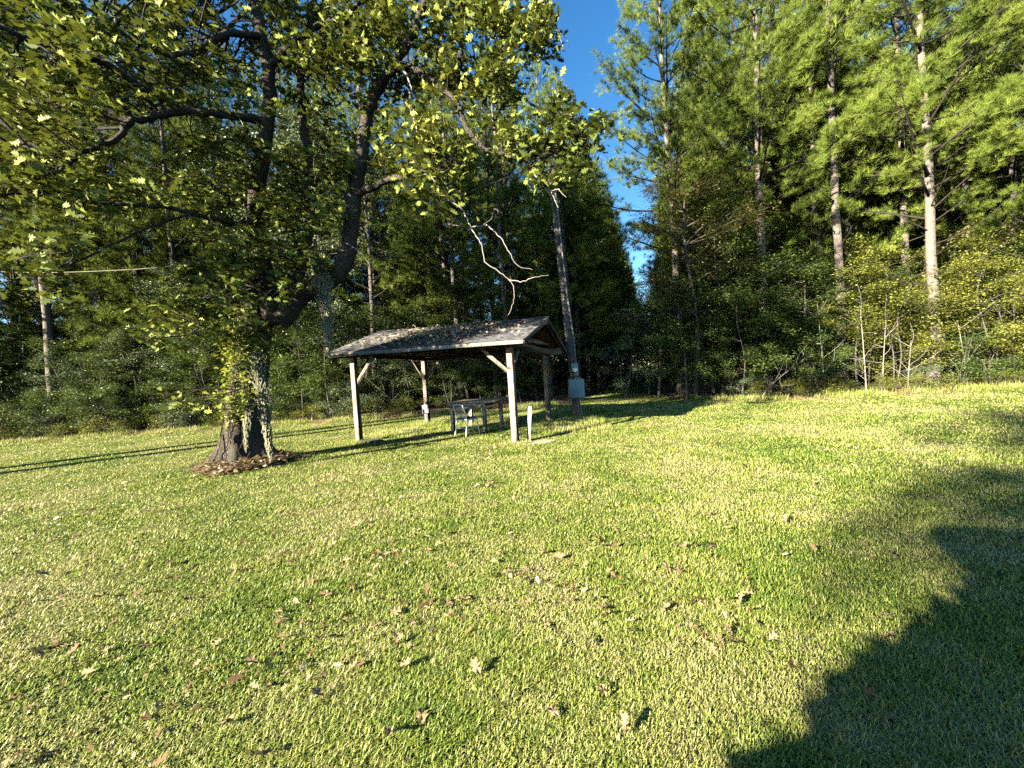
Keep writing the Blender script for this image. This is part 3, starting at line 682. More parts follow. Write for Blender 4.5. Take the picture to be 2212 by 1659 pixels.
LM([(586, 285, Yo-.1), (560, 262, Yo-.2), (520, 252, Yo-.5), (460, 245, Yo-.8), (391, 241, Yo-1.0), (325, 254, Yo-1.2), (277, 266, Yo-1.4), (252, 300, Yo-1.6), (212, 315, Yo-1.8), (163, 340, Yo-2.0), (124, 376, Yo-2.1)], .095, .02)
LM([(391, 240, Yo-1.0), (355, 215, Yo-1.2), (325, 200, Yo-1.5), (293, 182, Yo-1.8), (244, 147, Yo-2.1), (202, 125, Yo-2.4), (130, 108, Yo-2.7), (65, 88, Yo-2.9), (0, 58, Yo-3.1), (-120, 10, Yo-3.4), (-260, -60, Yo-3.6)], .075, .02)
LM([(572, 80, Yo-.2), (530, 74, Yo-.5), (488, 72, Yo-.8), (456, 91, Yo-1.0), (423, 106, Yo-1.3), (370, 118, Yo-1.6), (300, 95, Yo-2.0), (220, 40, Yo-2.3), (120, -40, Yo-2.6)], .07, .015)
LM([(556, 500, Yo), (520, 486, Yo-.3), (472, 475, Yo-.6), (391, 456, Yo-1.0), (342, 446, Yo-1.3), (228, 440, Yo-1.7), (156, 438, Yo-2.1), (60, 415, Yo-2.5), (-40, 425, Yo-2.8)], .055, .012)
LM([(770, 420, Yo-.2), (811, 402, Yo-.5), (843, 387, Yo-.7), (880, 381, Yo-.9), (925, 372, Yo-1.1), (985, 360, Yo-1.4)], .075, .02)
LM([(838, 160, Yo+.1), (876, 143, Yo-.2), (941, 182, Yo-.5), (987, 225, Yo-.7), (1010, 280, Yo-.8), (1050, 322, Yo-.9), (1117, 343, Yo-1.1), (1150, 372, Yo-1.2)], .085, .02)
LM([(880, 95, Yo+.2), (940, 108, Yo-.2), (990, 124, Yo-.5), (1050, 150, Yo-.8), (1100, 200, Yo-1.0), (1180, 235, Yo-1.2), (1250, 260, Yo-1.3)], .05, .012)
LM([(915, 30, Yo+.3), (1006, 13, Yo), (1071, 13, Yo-.3), (1130, 40, Yo-.6), (1185, 32, Yo-.8), (1208, 75, Yo-.9)], .05, .01)
LM([(588, 140, Yo-.2), (615, 110, Yo-.3), (650, 78, Yo-.5), (700, 50, Yo-.8), (765, 15, Yo-1.1), (840, -60, Yo-1.4)], .075, .02)
LM([(545, -100, Yo-.3), (480, -180, Yo-.9), (380, -240, Yo-1.6), (240, -300, Yo-2.3)], .07, .02)
LM([(700, -200, Yo+.6), (800, -250, Yo-.2), (930, -280, Yo-1.0)], .06, .02)
LM([(584, 640, Yo-.15), (560, 590, Yo-.6), (520, 575, Yo-.9), (470, 600, Yo-1.1), (440, 650, Yo-1.2), (425, 700, Yo-1.25), (400, 730, Yo-1.3)], .028, .007)
LM([(575, 800, Yo-.3), (540, 830, Yo-.6), (490, 850, Yo-.9), (430, 862, Yo-1.1), (370, 868, Yo-1.3)], .018, .005)
LM([(600, 600, Yo-.2), (640, 585, Yo-.7), (680, 600, Yo-.9)], .02, .006)
LM([(430, 455, Yo-.8), (300, 500, Yo-1.6), (180, 560, Yo-2.2), (60, 600, Yo-2.7), (-40, 620, Yo-3)], .025, .006)
tk.obj('trunk', M_oakbark, oak, smooth=True)
AP = np.concatenate([P for P, R in LIMBS[:1]] + [P[3:] for P, R in LIMBS[1:]])
AP = AP[AP[:, 2] > 1.6]
def project(p): q = (p - np.array([0, 0, CAMH])) @ ROT; return 1106 + FPX*q[:, 0]/-q[:, 2], 829.5 - FPX*q[:, 1]/-q[:, 2]
LPX = []
for P, R in [LIMBS[i] for i in (0, 1, 2, 3, 4, 5, 6, 7, 8)]:
    a_, b_ = project(P + OL); LPX += [(u, v, w_[1] + OL[1], r_*80) for u, v, w_, r_ in zip(a_, b_, P, R)]
LPX = np.array(LPX)
tw = MB(); lf = MB(); sprays = []
# regions of the photo the crown fills: x0, y0, x1, y1, distance range, number of sprays
REG = [(-60, -30, 300, 130, 5.0, 8.2, 46), (-60, 120, 330, 250, 5.0, 7.6, 32), (280, -30, 560, 240, 6.2, 8.8, 46), (0, 240, 240, 330, 5.4, 6.6, 10), (-60, 330, 170, 430, 5.2, 6.4, 14),
       (100, 400, 420, 460, 5.8, 7.3, 18), (-60, 440, 140, 640, 4.9, 5.8, 12), (560, -30, 860, 140, 6.6, 9.2, 56), (850, -30, 1150, 130, 6.6, 9.0, 56), (430, 300, 640, 420, 7.0, 8.0, 24), (430, 420, 600, 560, 6.8, 7.7, 24), (600, 300, 780, 460, 7.0, 7.8, 24), (620, 460, 760, 560, 7.0, 7.7, 12),
       (600, 130, 850, 260, 7.2, 8.9, 26), (850, 130, 1130, 260, 6.6, 8.6, 40), (1080, -10, 1195, 130, 6.8, 7.6, 14), (1050, 250, 1200, 330, 6.6, 7.4, 12), (1215, 215, 1300, 310, 6.5, 7.0, 8),
       (1140, 300, 1280, 420, 6.5, 7.2, 14), (880, 270, 1010, 400, 6.4, 7.2, 20), (680, 250, 900, 420, 7.4, 8.6, 18), (900, 400, 960, 440, 6.4, 6.8, 3),
       (430, 540, 640, 700, 6.6, 7.6, 24), (560, 440, 700, 560, 7.0, 8.0, 16), (610, 560, 700, 660, 6.9, 7.4, 7), (290, 640, 460, 740, 6.6, 7.2, 12), (360, 845, 540, 875, 7.0, 7.3, 4), (500, 700, 600, 780, 7.4, 7.7, 6),
       (700, 560, 760, 600, 7.6, 7.9, 2), (-700, -700, 500, -30, 5.5, 11, 260), (500, -900, 1250, -30, 6.0, 11.5, 300), (200, -30, 900, 200, 8.6, 10.5, 60), (-700, 0, -60, 450, 4.5, 7.5, 40)]
for x0, y0, x1, y1, d0, d1, cnt in REG:
    for _ in range(cnt):
        sx, sy, sd = RN.uniform(x0, x1), RN.uniform(y0, y1), RN.uniform(d0, d1)
        if RN.random() < .7 and ((np.hypot(LPX[:, 0] - sx, LPX[:, 1] - sy) < 20 + LPX[:, 3]) & (sd < LPX[:, 2] + .2)).any(): continue
        s_ = D(sx, sy, sd) - OL
        q = AP[np.argmin(((AP - s_)**2).sum(1) + RN.random(len(AP))*.2)]
        L_ = np.linalg.norm(s_ - q)
        if L_ > 2.4: q = s_ + (q - s_) / L_ * 2.4 if L_ > 5 else q
        mid = (q + s_)/2 + RN.normal(0, .1*L_ + .02, 3) + np.array([0, 0, .08*L_]); P = spline([q, mid, s_], 4)
        tw.tube(P, np.linspace(.006 + .008*L_, .004, len(P)), 5, cap=False)
        for k in range(RN.integers(5, 8)):
            u = RN.uniform(.55, 1); o = P[int(u*(len(P)-1))]; e = s_ + RN.normal(0, .24, 3)*[1, 1, .75]
            tw.tube(spline([o, (o+e)/2 + RN.normal(0, .03, 3), e], 2), [.004, .0035, .003, .003, .002], 3, cap=False)
            for j in range(RN.integers(6, 9)): sprays.append(e + (o - e)*RN.uniform(0, .5) + RN.normal(0, .055, 3))
pos = np.array(sprays); N = len(pos)
scatter(lf, pos, frames(N, .85), RN.uniform(.09, .185, N), OAKL, OAKF)
tw.obj('branches', M_limb, oak); lf.obj('crown', M_oakleaf, oak)
# the broken bare limb hanging over the pavilion
db = MB()
def dl(pts, r0, r1, mb=db): 
    P = spline(np.array([D(*q) for q in pts]) - OL, 5); P += RN.normal(0, .006, P.shape); mb.tube(P, np.linspace(r0, r1, len(P)), 6, jag=.08)
dl([(915, 374, 7.05), (935, 385, 7.0), (960, 425, 6.95), (996, 449, 6.9), (1012, 480, 6.9), (1022, 500, 6.9), (1040, 530, 6.85), (1048, 565, 6.85), (1075, 585, 6.8), (1100, 605, 6.8), (1111, 630, 6.8), (1109, 655, 6.8), (1098, 682, 6.8)], .015, .004)
dl([(1100, 605, 6.8), (1130, 608, 6.75), (1150, 600, 6.7), (1185, 594, 6.7)], .010, .004)
dl([(1018, 492, 6.9), (1045, 487, 6.9), (1060, 492, 6.85), (1085, 520, 6.85), (1100, 545, 6.8), (1120, 575, 6.8), (1150, 582, 6.8)], .014, .004)
dl([(1045, 487, 6.9), (1062, 470, 6.9), (1068, 452, 6.9), (1085, 462, 6.9)], .008, .003)
dl([(1018, 495, 6.9), (1000, 488, 6.95), (975, 487, 7)], .006, .003)
dl([(885, 230, 7.4), (895, 260, 7.4), (903, 290, 7.4), (905, 330, 7.4)], .022, .01)
dl([(1155, 375, 6.9), (1172, 398, 6.9), (1190, 412, 6.85), (1205, 410, 6.8), (1222, 425, 6.8)], .018, .005)
dl([(1190, 412, 6.85), (1198, 430, 6.85), (1205, 448, 6.85)], .012, .005)
dl([(860, 140, 7.6), (880, 165, 7.5), (890, 195, 7.5)], .03, .012)
dl([(1185, 32, 7.3), (1205, 70, 7.2), (1215, 100, 7.2), (1208, 125, 7.2)], .007, .002); dl([(1210, 75, 7.2), (1225, 85, 7.2), (1230, 105, 7.2)], .005, .002)
dl([(735, 520, 7.8), (765, 535, 7.6), (790, 560, 7.5), (800, 575, 7.5)], .01, .004); dl([(700, 500, 7.8), (740, 540, 7.6), (790, 522, 7.5)], .006, .003)
db.obj('dead_branch', M_dead, oak)['label'] = 'pale bare dead limb dangling above the pavilion roof'
# vine on the trunk
vn = MB(); P = []
for k in range(7):
    a0 = RN.uniform(3.2, 5.3); zz = np.linspace(.1, RN.uniform(2.2, 3.6), 14); aa = a0 + np.cumsum(RN.normal(0, .12, 14)); rr = np.interp(zz, BP[:, 2], BR) + .03
    cx = np.interp(zz, BP[:, 2], BP[:, 0]); cy = np.interp(zz, BP[:, 2], BP[:, 1]); Q = np.stack([cx + rr*np.cos(aa), cy + rr*np.sin(aa), zz], 1) + OL
    vn.tube(Q, .009, 4); P.append(Q[5:])
vine = thing('vine', (OB[0] - .1, OB[1] - .4, 0), 'leafy yellow green vine climbing the front of the oak trunk', 'vine')
OV = np.array(vine.location)
vn.v = [v - OV for v in vn.v]; vn.obj('stem', M_limb, vine)
P = np.concatenate(P) - OV; vl = MB(); leafcloud(vl, P, 1500, (.10, .07, .10), .075, 1.2, OAKL * [1, 1.1, 1], OAKF)
leafcloud(vl, P[P[:, 2] > 2.0], 500, (.22, .12, .12), .10, 1.0, OAKL, OAKF); vl.obj('foliage', M_vine, vine)
# Spanish moss
def moss(pts, rads, n, lab, Yd):
    mb = MB(); CP = spline(np.array([D(x, y, Yd) for x, y in pts]), 8); R = np.interp(np.linspace(0, 1, len(CP)), np.linspace(0, 1, len(rads)), rads)
    o = CP[0].copy()
    for k in range(n):
        i = int(RN.uniform(0, .93) * (len(CP) - 1)); ln = RN.uniform(.12, .4); p = CP[i] + RN.normal(0, 1, 3) * R[i] * [.55, .45, .2]
        Q = [p]
        for s_ in range(5):
            j = min(len(CP) - 1, i + 1 + s_); pull = (CP[j] - p) * [.25, .25, 0]
            p = p + np.array([0, 0, -ln/5]) + RN.normal(0, .014, 3) + pull; Q.append(p)
        mb.tube(np.array(Q) - o, [.0055]*5 + [.003], 3, cap=False)
    tag(mb.obj('spanish_moss', M_moss, at=tuple(o)), lab, 'spanish moss', 'spanish moss hanging from the oak')
moss([(683, 535), (690, 570), (698, 610), (702, 660), (707, 710), (710, 752)], [.20, .22, .17, .11, .08, .03], 1500, 'long pale beard of Spanish moss hanging free beside the right limb of the oak', 7.7)
moss([(552, 760), (560, 800), (567, 850), (573, 890), (578, 930), (585, 982)], [.10, .17, .15, .11, .07, .04], 1100, 'long pale Spanish moss streaming down the right front of the oak trunk', 7.55)
moss([(540, 855), (536, 890), (532, 920), (528, 950)], [.10, .08, .05, .02], 140, 'short wispy Spanish moss clinging to the lower left of the oak trunk', 7.45)
# litter, small roots and twigs heaped round the base
lt = MB(); N = 3600; a = RN.uniform(0, 2*pi, N); q = .3 + .36*np.sqrt(RN.random(N)) * (1 + .3*np.sin(3*a) + .15*np.sin(7*a)) + np.abs(RN.normal(0, .16, N)); hgt = np.clip(.22*(1.35 - q), 0, .25)
pos = np.stack([OB[0] + .1 + q*np.cos(a), OB[1] - .12 + q*np.sin(a), hgt*RN.uniform(.6, 1, N) + .012], 1)
scatter(lt, pos[:1700], frames(1700, .6), RN.uniform(.05, .11, 1700), OAKL, OAKF)
scatter(lt, pos[1700:], frames(N - 1700, .3), RN.uniform(.12, .3, N - 1700), np.array([(0, -.015, 0), (1, -.01, .1), (1, .01, .1), (0, .015, 0)]), np.array([(0, 1, 2, 3)]))
tag(lt.obj('leaf_litter', M_dry), 'heap of dry brown leaves and twigs round the foot of the oak', 'leaf litter', kind='stuff')
mo = MB(); nr, na = 8, 30; vs = []
for i in range(nr):
    rr = .3 + i*.06; a = np.arange(na)*2*pi/na; w_ = rr*(1 + .12*np.sin(3*a + 1) + .06*np.sin(7*a)); zz = np.maximum(.2*(1 - (i/(nr-1)))**1.5 + RN.normal(0, .01, na), 0) + (.009 if i < nr-1 else -.01)
    vs.append(np.stack([OB[0] + .08 + w_*np.cos(a), OB[1] - .08 + w_*np.sin(a), zz], 1))
i, j = np.meshgrid(np.arange(nr-1), np.arange(na), indexing='ij'); i = i.ravel(); j = j.ravel(); k = (j+1) % na
mo.add(np.concatenate(vs), np.stack([i*na+j, (i+1)*na+j, (i+1)*na+k, i*na+k], 1)); tag(mo.obj('soil_mound', M_floor, smooth=True), kind='structure')

# ------------------------------------------------------------------ pavilion
PO = np.array([-4.14, 10.18, 0])
pav = thing('pavilion', tuple(PO), 'open weathered timber shelter with dark shingle gable roof beside the oak', 'pavilion', rz=math.atan2(PU[1], PU[0]))
W_, Dp = 4.43, 3.27
def pp(name, m_, smooth=False, label=None, parent=None):
    mb = MB(); mb.fin = lambda: None
    return mb
def part(mb, name, m_, parent=pav, label=None):
    o = mb.obj(name, m_, parent)
    if label: o['label'] = label
    return o
# roof corner heights: the old roof sags to the right and back
def roofz(u, v):
    t = (u + .45) / 5.35
    fr, ri, ba = 2.37 + (2.27 - 2.37)*t, 3.08 + (2.94 - 3.08)*t, 2.30 + (2.12 - 2.30)*t
    ri -= .03*sin(pi*max(0, min(1, t)))
    return fr + (ri - fr)*(v + .42)/2.05 if v < 1.63 else ri + (ba - ri)*(v - 1.63)/2.05
U0, U1, V0, V1, VR = -.45, 4.9, -.42, 3.68, 1.63
for (u, v) in ((0, 0), (W_, 0), (0, Dp), (W_ - .12, Dp)):
    mb = MB(); top = roofz(u, v) - .19; mb.beam((u, v, -.03), (u, v, top), .14, .14, up=(0, 1, 0), c=.008); part(mb, 'post', M_post)
for v in (-.0, Dp):
    for dv in (-.092, .092):
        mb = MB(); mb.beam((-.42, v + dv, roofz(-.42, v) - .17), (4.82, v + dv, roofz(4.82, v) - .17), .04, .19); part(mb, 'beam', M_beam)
for u in (0, W_):
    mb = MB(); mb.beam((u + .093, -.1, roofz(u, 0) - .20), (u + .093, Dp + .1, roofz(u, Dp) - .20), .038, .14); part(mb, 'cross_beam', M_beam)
def brace(p, q): mb = MB(); mb.beam(p, q, .045, .09); part(mb, 'brace', M_post)
for v, s_ in ((0, -1), (Dp, -1)):
    brace((.06, v + s_*.05*0, 1.56), (.68, v, roofz(.68, v) - .22)); brace((W_ - .06, v, 1.60), (W_ - .74, v, roofz(W_ - .74, v) - .22))
for u in (0, W_):
    brace((u, .06, 1.6), (u, .68, roofz(u, 0) - .18)); brace((u, Dp - .06, 1.56), (u, Dp - .72, roofz(u, Dp) - .16))
for u in np.linspace(U0 + .06, U1 - .06, 9):
    for v0, v1 in ((V0 + .03, VR - .02), (VR + .02, V1 - .03)):
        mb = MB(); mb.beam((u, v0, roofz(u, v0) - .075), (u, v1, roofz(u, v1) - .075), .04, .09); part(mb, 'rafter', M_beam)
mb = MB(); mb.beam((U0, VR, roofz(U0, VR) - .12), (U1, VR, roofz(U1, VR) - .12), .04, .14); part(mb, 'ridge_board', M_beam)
for u in (1.1, 2.2, 3.3, W_):
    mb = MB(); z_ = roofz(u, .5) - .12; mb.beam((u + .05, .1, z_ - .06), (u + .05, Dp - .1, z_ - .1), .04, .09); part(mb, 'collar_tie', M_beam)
def slab(v0, v1, dz, th_, nu, nv, uov=0.0, jz=0.0, mats=None):
    mb = MB(); us = np.linspace(U0 - uov, U1 + uov, nu); vv = np.linspace(v0, v1, nv); top = []; bot = []
    for v in vv:
        for u in us:
            z_ = roofz(u, v) + dz + (RN.normal(0, jz) if jz else 0); top.append((u, v, z_)); bot.append((u, v, z_ - th_))
    n0 = len(top); F = []
    for i in range(nv - 1):
        for j in range(nu - 1):
            a_ = i*nu + j; F.append((a_, a_+1, a_+nu+1, a_+nu)); F.append((n0+a_, n0+a_+nu, n0+a_+nu+1, n0+a_+1))
    for j in range(nu - 1): F.append((j, n0+j, n0+j+1, j+1)); b_ = (nv-1)*nu + j; F.append((b_, b_+1, n0+b_+1, n0+b_))
    for i in range(nv - 1): a_ = i*nu; F.append((a_, a_+nu, n0+a_+nu, n0+a_)); b_ = i*nu + nu - 1; F.append((b_, n0+b_, n0+b_+nu, b_+nu))
    mb.add(top + bot, F); return mb
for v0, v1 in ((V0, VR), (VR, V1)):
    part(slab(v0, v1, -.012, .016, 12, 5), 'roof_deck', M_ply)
# shingles: courses lapped up the slope, edges uneven
m, n, out = mat('shingle'); M_shingle = m
bn = noise(n, 7, 5); b2 = noise(n, 60, 3); br_ = n.nodes.new('ShaderNodeTexBrick'); tc = n.nodes.new('ShaderNodeTexCoord')
n.links.new(tc.outputs['Object'], br_.inputs['Vector']); br_.inputs['Scale'].default_value = 1; br_.inputs['Brick Width'].default_value = .32; br_.inputs['Row Height'].default_value = .15
br_.inputs['Mortar Size'].default_value = .006; br_.inputs['Color1'].default_value = (.045, .045, .048, 1); br_.inputs['Color2'].default_value = (.08, .08, .083, 1); br_.inputs['Mortar'].default_value = (.02, .02, .02, 1)
sp = ramp(n, [(.35, (.5, .5, .5)), (.65, (1.5, 1.45, 1.35))], bn.outputs['Fac']); mu = n.nodes.new('ShaderNodeMix'); mu.data_type = 'RGBA'; mu.blend_type = 'MULTIPLY'; mu.inputs[0].default_value = 1
n.links.new(br_.outputs['Color'], mu.inputs[6]); n.links.new(sp.outputs[0], mu.inputs[7])
d = n.nodes.new('ShaderNodeBsdfPrincipled'); n.links.new(mu.outputs[2], d.inputs['Base Color']); d.inputs['Roughness'].default_value = .95
b = n.nodes.new('ShaderNodeBump'); b.inputs['Strength'].default_value = .5; b.inputs['Distance'].default_value = .006; n.links.new(b2.outputs['Fac'], b.inputs['Height']); n.links.new(b.outputs[0], d.inputs['Normal']); n.links.new(d.outputs[0], out.inputs[0])
for sgn in (0, 1):
    sh = MB(); nc = 15
    for c_ in range(nc):
        t0, t1 = c_/nc, min(1.0, (c_ + 1.25)/nc)
        if sgn == 0: a0, a1 = V0 - .04 + (VR - V0 + .04)*t0, V0 - .04 + (VR - V0 + .04)*t1
        else: a0, a1 = V1 + .04 - (V1 - VR + .04)*t0, V1 + .04 - (V1 - VR + .04)*t1
        nu = 60; us = np.linspace(U0 - .04, U1 + .04, nu); jit = RN.normal(0, .004, nu); up0 = .019 + RN.normal(0, .0025, nu)
        v_ = [(u, a0 + jit[k], roofz(u, a0) + up0[k]) for k, u in enumerate(us)] + [(u, a1, roofz(u, a1) + .006) for u in us] + [(u, a0 + jit[k], roofz(u, a0) + up0[k] - .008) for k, u in enumerate(us)]
        F = [(k, k+1, nu+k+1, nu+k) for k in range(nu-1)] + [(2*nu+k, 2*nu+k+1, k+1, k) for k in range(nu-1)]
        sh.add(v_, F)
    part(sh, 'shingles', M_shingle)
cap_ = MB()
for k in range(20):
    u0 = U0 - .04 + k*.272; z0_ = roofz(u0, VR) + .034; z1_ = z0_ + RN.uniform(-.004, .006)
    cap_.add([(u0, VR-.13, z0_-.047), (u0, VR, z0_), (u0, VR+.13, z0_-.047), (u0+.29, VR-.13, z1_-.052), (u0+.29, VR, z1_-.005), (u0+.29, VR+.13, z1_-.052)], [(0, 3, 4, 1), (1, 4, 5, 2)])
part(cap_, 'ridge_cap', M_shingle)
mb = MB(); mb.beam((U0, V0 - .012, roofz(U0, V0) - .052), (U1, V0 - .012, roofz(U1, V0) - .052), .022, .088); part(mb, 'fascia', M_fascia)
mb = MB(); mb.beam((U0, V1 + .012, roofz(U0, V1) - .052), (U1, V1 + .012, roofz(U1, V1) - .052), .022, .088); part(mb, 'fascia', M_fascia)
for u in (U0 - .012, U1 + .012):
    for v0, v1 in ((V0, VR), (VR, V1)):
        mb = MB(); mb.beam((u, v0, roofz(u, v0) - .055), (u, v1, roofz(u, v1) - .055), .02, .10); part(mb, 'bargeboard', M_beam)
mb = MB(); mb.box((W_ + .13, .35, roofz(W_, 0) - .12), (W_ + .145, Dp - .35, roofz(W_, 0) - .06)); part(mb, 'gable_rail', M_beam)

def P3(u, v, z=0.0): q = PO + np.array([PU[0]*u + PV[0]*v, PU[1]*u + PV[1]*v, z]); return tuple(q)
RZ = math.atan2(PU[1], PU[0])
# dry leaves heaped on the roof
rl = MB(); N = 2600; u = np.clip(RN.normal(2.3, .75, N), -.2, 4.7); v = np.clip(RN.normal(.75, .42, N) + (u - 2.3)*.12, -.3, 1.55)
ex = RN.uniform(-.3, 4.8, 500); u[:500] = ex; v[:500] = RN.uniform(-.35, 1.6, 500)
pos = np.array([P3(a_, b_, roofz(a_, b_) + .03 + abs(RN.normal(0, .02))) for a_, b_ in zip(u, v)])
scatter(rl, pos, frames(N, .6), RN.uniform(.05, .12, N), OAKL, OAKF)
for k in range(60):
    a_, b_ = RN.normal(2.0, .8), RN.uniform(.3, 1.6); p = np.array(P3(a_, b_, roofz(a_, b_) + .05)); e = p + RN.normal(0, .2, 3)*[1, .6, .25] + [0, 0, .03]; rl.tube(spline([p, (p+e)/2 + [0, 0, .04], e], 3), .006, 3)
tag(rl.obj('leaf_litter', M_drypale), 'drift of dry brown oak leaves and twigs lying on the pavilion roof', 'leaf litter', kind='stuff')
# bulb, floodlight, outlet box
zb = roofz(3.9, .4) - .28
bu = thing('light_bulb', P3(3.75, .9, zb), 'bare glass bulb in a socket under the right end of the pavilion roof', 'light bulb', rz=RZ)
mb = MB(); a = np.linspace(0, pi, 9); mb.tube([(0, 0, .02), (0, 0, .0), (0, 0, -.03), (0, 0, -.06), (0, 0, -.085), (0, 0, -.1)], [.016, .018, .032, .036, .024, .004], 12); mb.obj('bulb', M_glass, bu, smooth=True)
mb = MB(); mb.tube([(0, 0, .02), (0, 0, .07), (0, 0, .075), (0, 0, .10)], [.022, .026, .045, .045], 12); mb.obj('socket', M_white, bu)
fl_ = thing('flood_lamp', P3(.62, 1.9, roofz(.6, 1.9) - .42), 'small grey twin floodlight fixed under the left part of the pavilion roof', 'floodlight', rz=RZ - .5)
mb = MB(); mb.tube([(0, 0, 0), (.05, -.05, -.01), (.11, -.11, -.03), (.13, -.13, -.035)], [.03, .04, .058, .055], 12); mb.obj('lamp_head', M_pvc, fl_)
mb = MB(); mb.tube([(0, .03, 0), (.09, .03, -.01), (.2, .0, -.03), (.22, .0, -.035)], [.03, .04, .058, .055], 12); mb.obj('lamp_head', M_pvc, fl_)
mb = MB(); mb.tube([(0, 0, 0), (0, .02, .12), (0, .02, .3)], .012, 6); mb.tube([(0, .02, .0), (0, .02, .03)], .05, 12); mb.obj('mount', M_pvc, fl_)
ox = thing('outlet_box', P3(.0, Dp - .10, 0), 'white weatherproof outlet box on the rear left pavilion post', 'outlet box', rz=RZ)
mb = MB(); mb.cham((-.1, -.06, .38), (.1, .025, .66), .012); mb.obj('cover', M_white, ox)
mb = MB(); mb.tube([(.03, -.02, 0), (.03, -.02, .38)], .014, 8); mb.obj('conduit', M_pvc, ox); mb = MB(); mb.tube([(-.04, -.02, 0), (-.04, -.02, .38)], .012, 8); mb.obj('conduit', M_pvc, ox)

# workbench of heavy boards
tb = thing('work_table', (-1.75, 10.95, 0), 'rough weathered timber table with thick legs under the pavilion', 'table', rz=RZ)
for (u, v) in ((0, 0), (1.0, 0), (1.06, 1.05), (.05, 1.05)):
    mb = MB(); mb.beam((u, v, -.02), (u, v, .70), .10, .10, up=(0, 1, 0)); mb.obj('leg', M_table, tb)
mb = MB(); mb.beam((-.12, -.075, .75), (.86, -.075, .75), .04, .10); mb.obj('front_board', M_table, tb)
mb = MB(); mb.beam((.96, -.085, .735), (1.08, -.085, .735), .04, .11); mb.obj('board_end', M_table, tb)
for k in range(7):
    mb = MB(); v = -.1 + k*.19; mb.cham((-.14 + RN.uniform(-.03, .03), v, .802), (1.22 + RN.uniform(-.05, .12), v + .18, .84), .005); mb.obj('top_board', M_beam if k else M_table, tb)
for u in (.0, 1.02):
    mb = MB(); mb.beam((u, -.05, .75), (u, 1.15, .75), .09, .10); mb.obj('side_rail', M_table, tb)

# metal chair, back to the viewer
ch = thing('chair', (-1.40, 10.08, 0), 'brushed metal chair with vertical back slats and dark seat drawn up to the timber table', 'chair', rz=math.atan2(-.77, .63) + .15)
sw, sdp, sh_ = .205, .39, .45
for s_ in (-1, 1):
    mb = MB(); mb.tube(spline([(s_*(sw+.02), -.05, 0), (s_*sw, 0, .25), (s_*sw, .02, sh_), (s_*(sw - .005), -.03, .66), (s_*(sw - .01), -.06, .78)], 4), .015, 8); mb.obj('rear_leg', M_alu, ch, smooth=True)
    mb = MB(); mb.tube([(s_*(sw+.015), sdp+.03, 0), (s_*(sw - .01), sdp, sh_)], [.012, .016], 8); mb.obj('front_leg', M_alu, ch, smooth=True)
    mb = MB(); mb.tube([(s_*sw, -.01, .18), (s_*sw, sdp + .02, .18)], .008, 6); mb.obj('stretcher', M_alu, ch)
mb = MB(); mb.tube([(-sw, -.0, .20), (sw, -.0, .20)], .008, 6); mb.obj('stretcher', M_alu, ch)
mb = MB(); mb.tube([(-sw, sdp, .20), (sw, sdp, .20)], .008, 6); mb.obj('stretcher', M_alu, ch)
mb = MB(); mb.tube(spline([(-sw + .01, -.06, .775), (-sw + .03, -.067, .81), (-sw + .08, -.07, .825), (0, -.072, .828), (sw - .08, -.07, .825), (sw - .03, -.067, .81), (sw - .01, -.06, .775)], 4), .015, 8); mb.obj('top_rail', M_alu, ch, smooth=True)
mb = MB(); mb.beam((-sw + .01, -.052, .745), (sw - .01, -.052, .745), .012, .03); mb.obj('back_rail', M_alu, ch)
mb = MB(); mb.beam((-sw + .01, .012, .49), (sw - .01, .012, .49), .012, .03); mb.obj('back_rail', M_alu, ch)
for k in range(6):
    x = -.14 + k*.056; mb = MB(); mb.beam((x, .012, .49), (x, -.052, .745), .02, .006, up=(0, 1, 0), c=.001); mb.obj('back_slat', M_alu, ch)
mb = MB(); mb.cham((-sw - .01, .01, sh_), (sw + .01, sdp + .02, sh_ + .025), .012); mb.obj('seat', M_dark, ch)
mb = MB(); mb.cham((-sw - .005, .015, sh_ - .045), (sw + .005, sdp + .015, sh_ - .001), .006); mb.obj('seat_frame', M_alu, ch)

# stake
sp_ = G(1141, 953)
mb = MB(); mb.beam((0, 0, -.05), (.09, -.01, .80), .085, .04, up=(0, 1, 0), c=.004)
tag(mb.obj('wooden_stake', M_fascia, at=(sp_[0], sp_[1], 0)), 'short pale timber stake in bare soil beside the front right pavilion post', 'stake')
# dark slabs in the grass under the roof
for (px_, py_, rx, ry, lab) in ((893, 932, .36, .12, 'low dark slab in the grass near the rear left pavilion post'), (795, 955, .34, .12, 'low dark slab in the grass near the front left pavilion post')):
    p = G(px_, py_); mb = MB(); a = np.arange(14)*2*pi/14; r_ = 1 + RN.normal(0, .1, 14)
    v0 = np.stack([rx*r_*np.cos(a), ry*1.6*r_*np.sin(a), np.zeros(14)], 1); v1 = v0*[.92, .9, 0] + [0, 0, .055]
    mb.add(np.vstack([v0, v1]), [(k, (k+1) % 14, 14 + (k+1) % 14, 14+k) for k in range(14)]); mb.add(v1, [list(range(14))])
    tag(mb.obj('stone_slab', M_stone, at=(p[0], p[1], 0)), lab, 'slab')

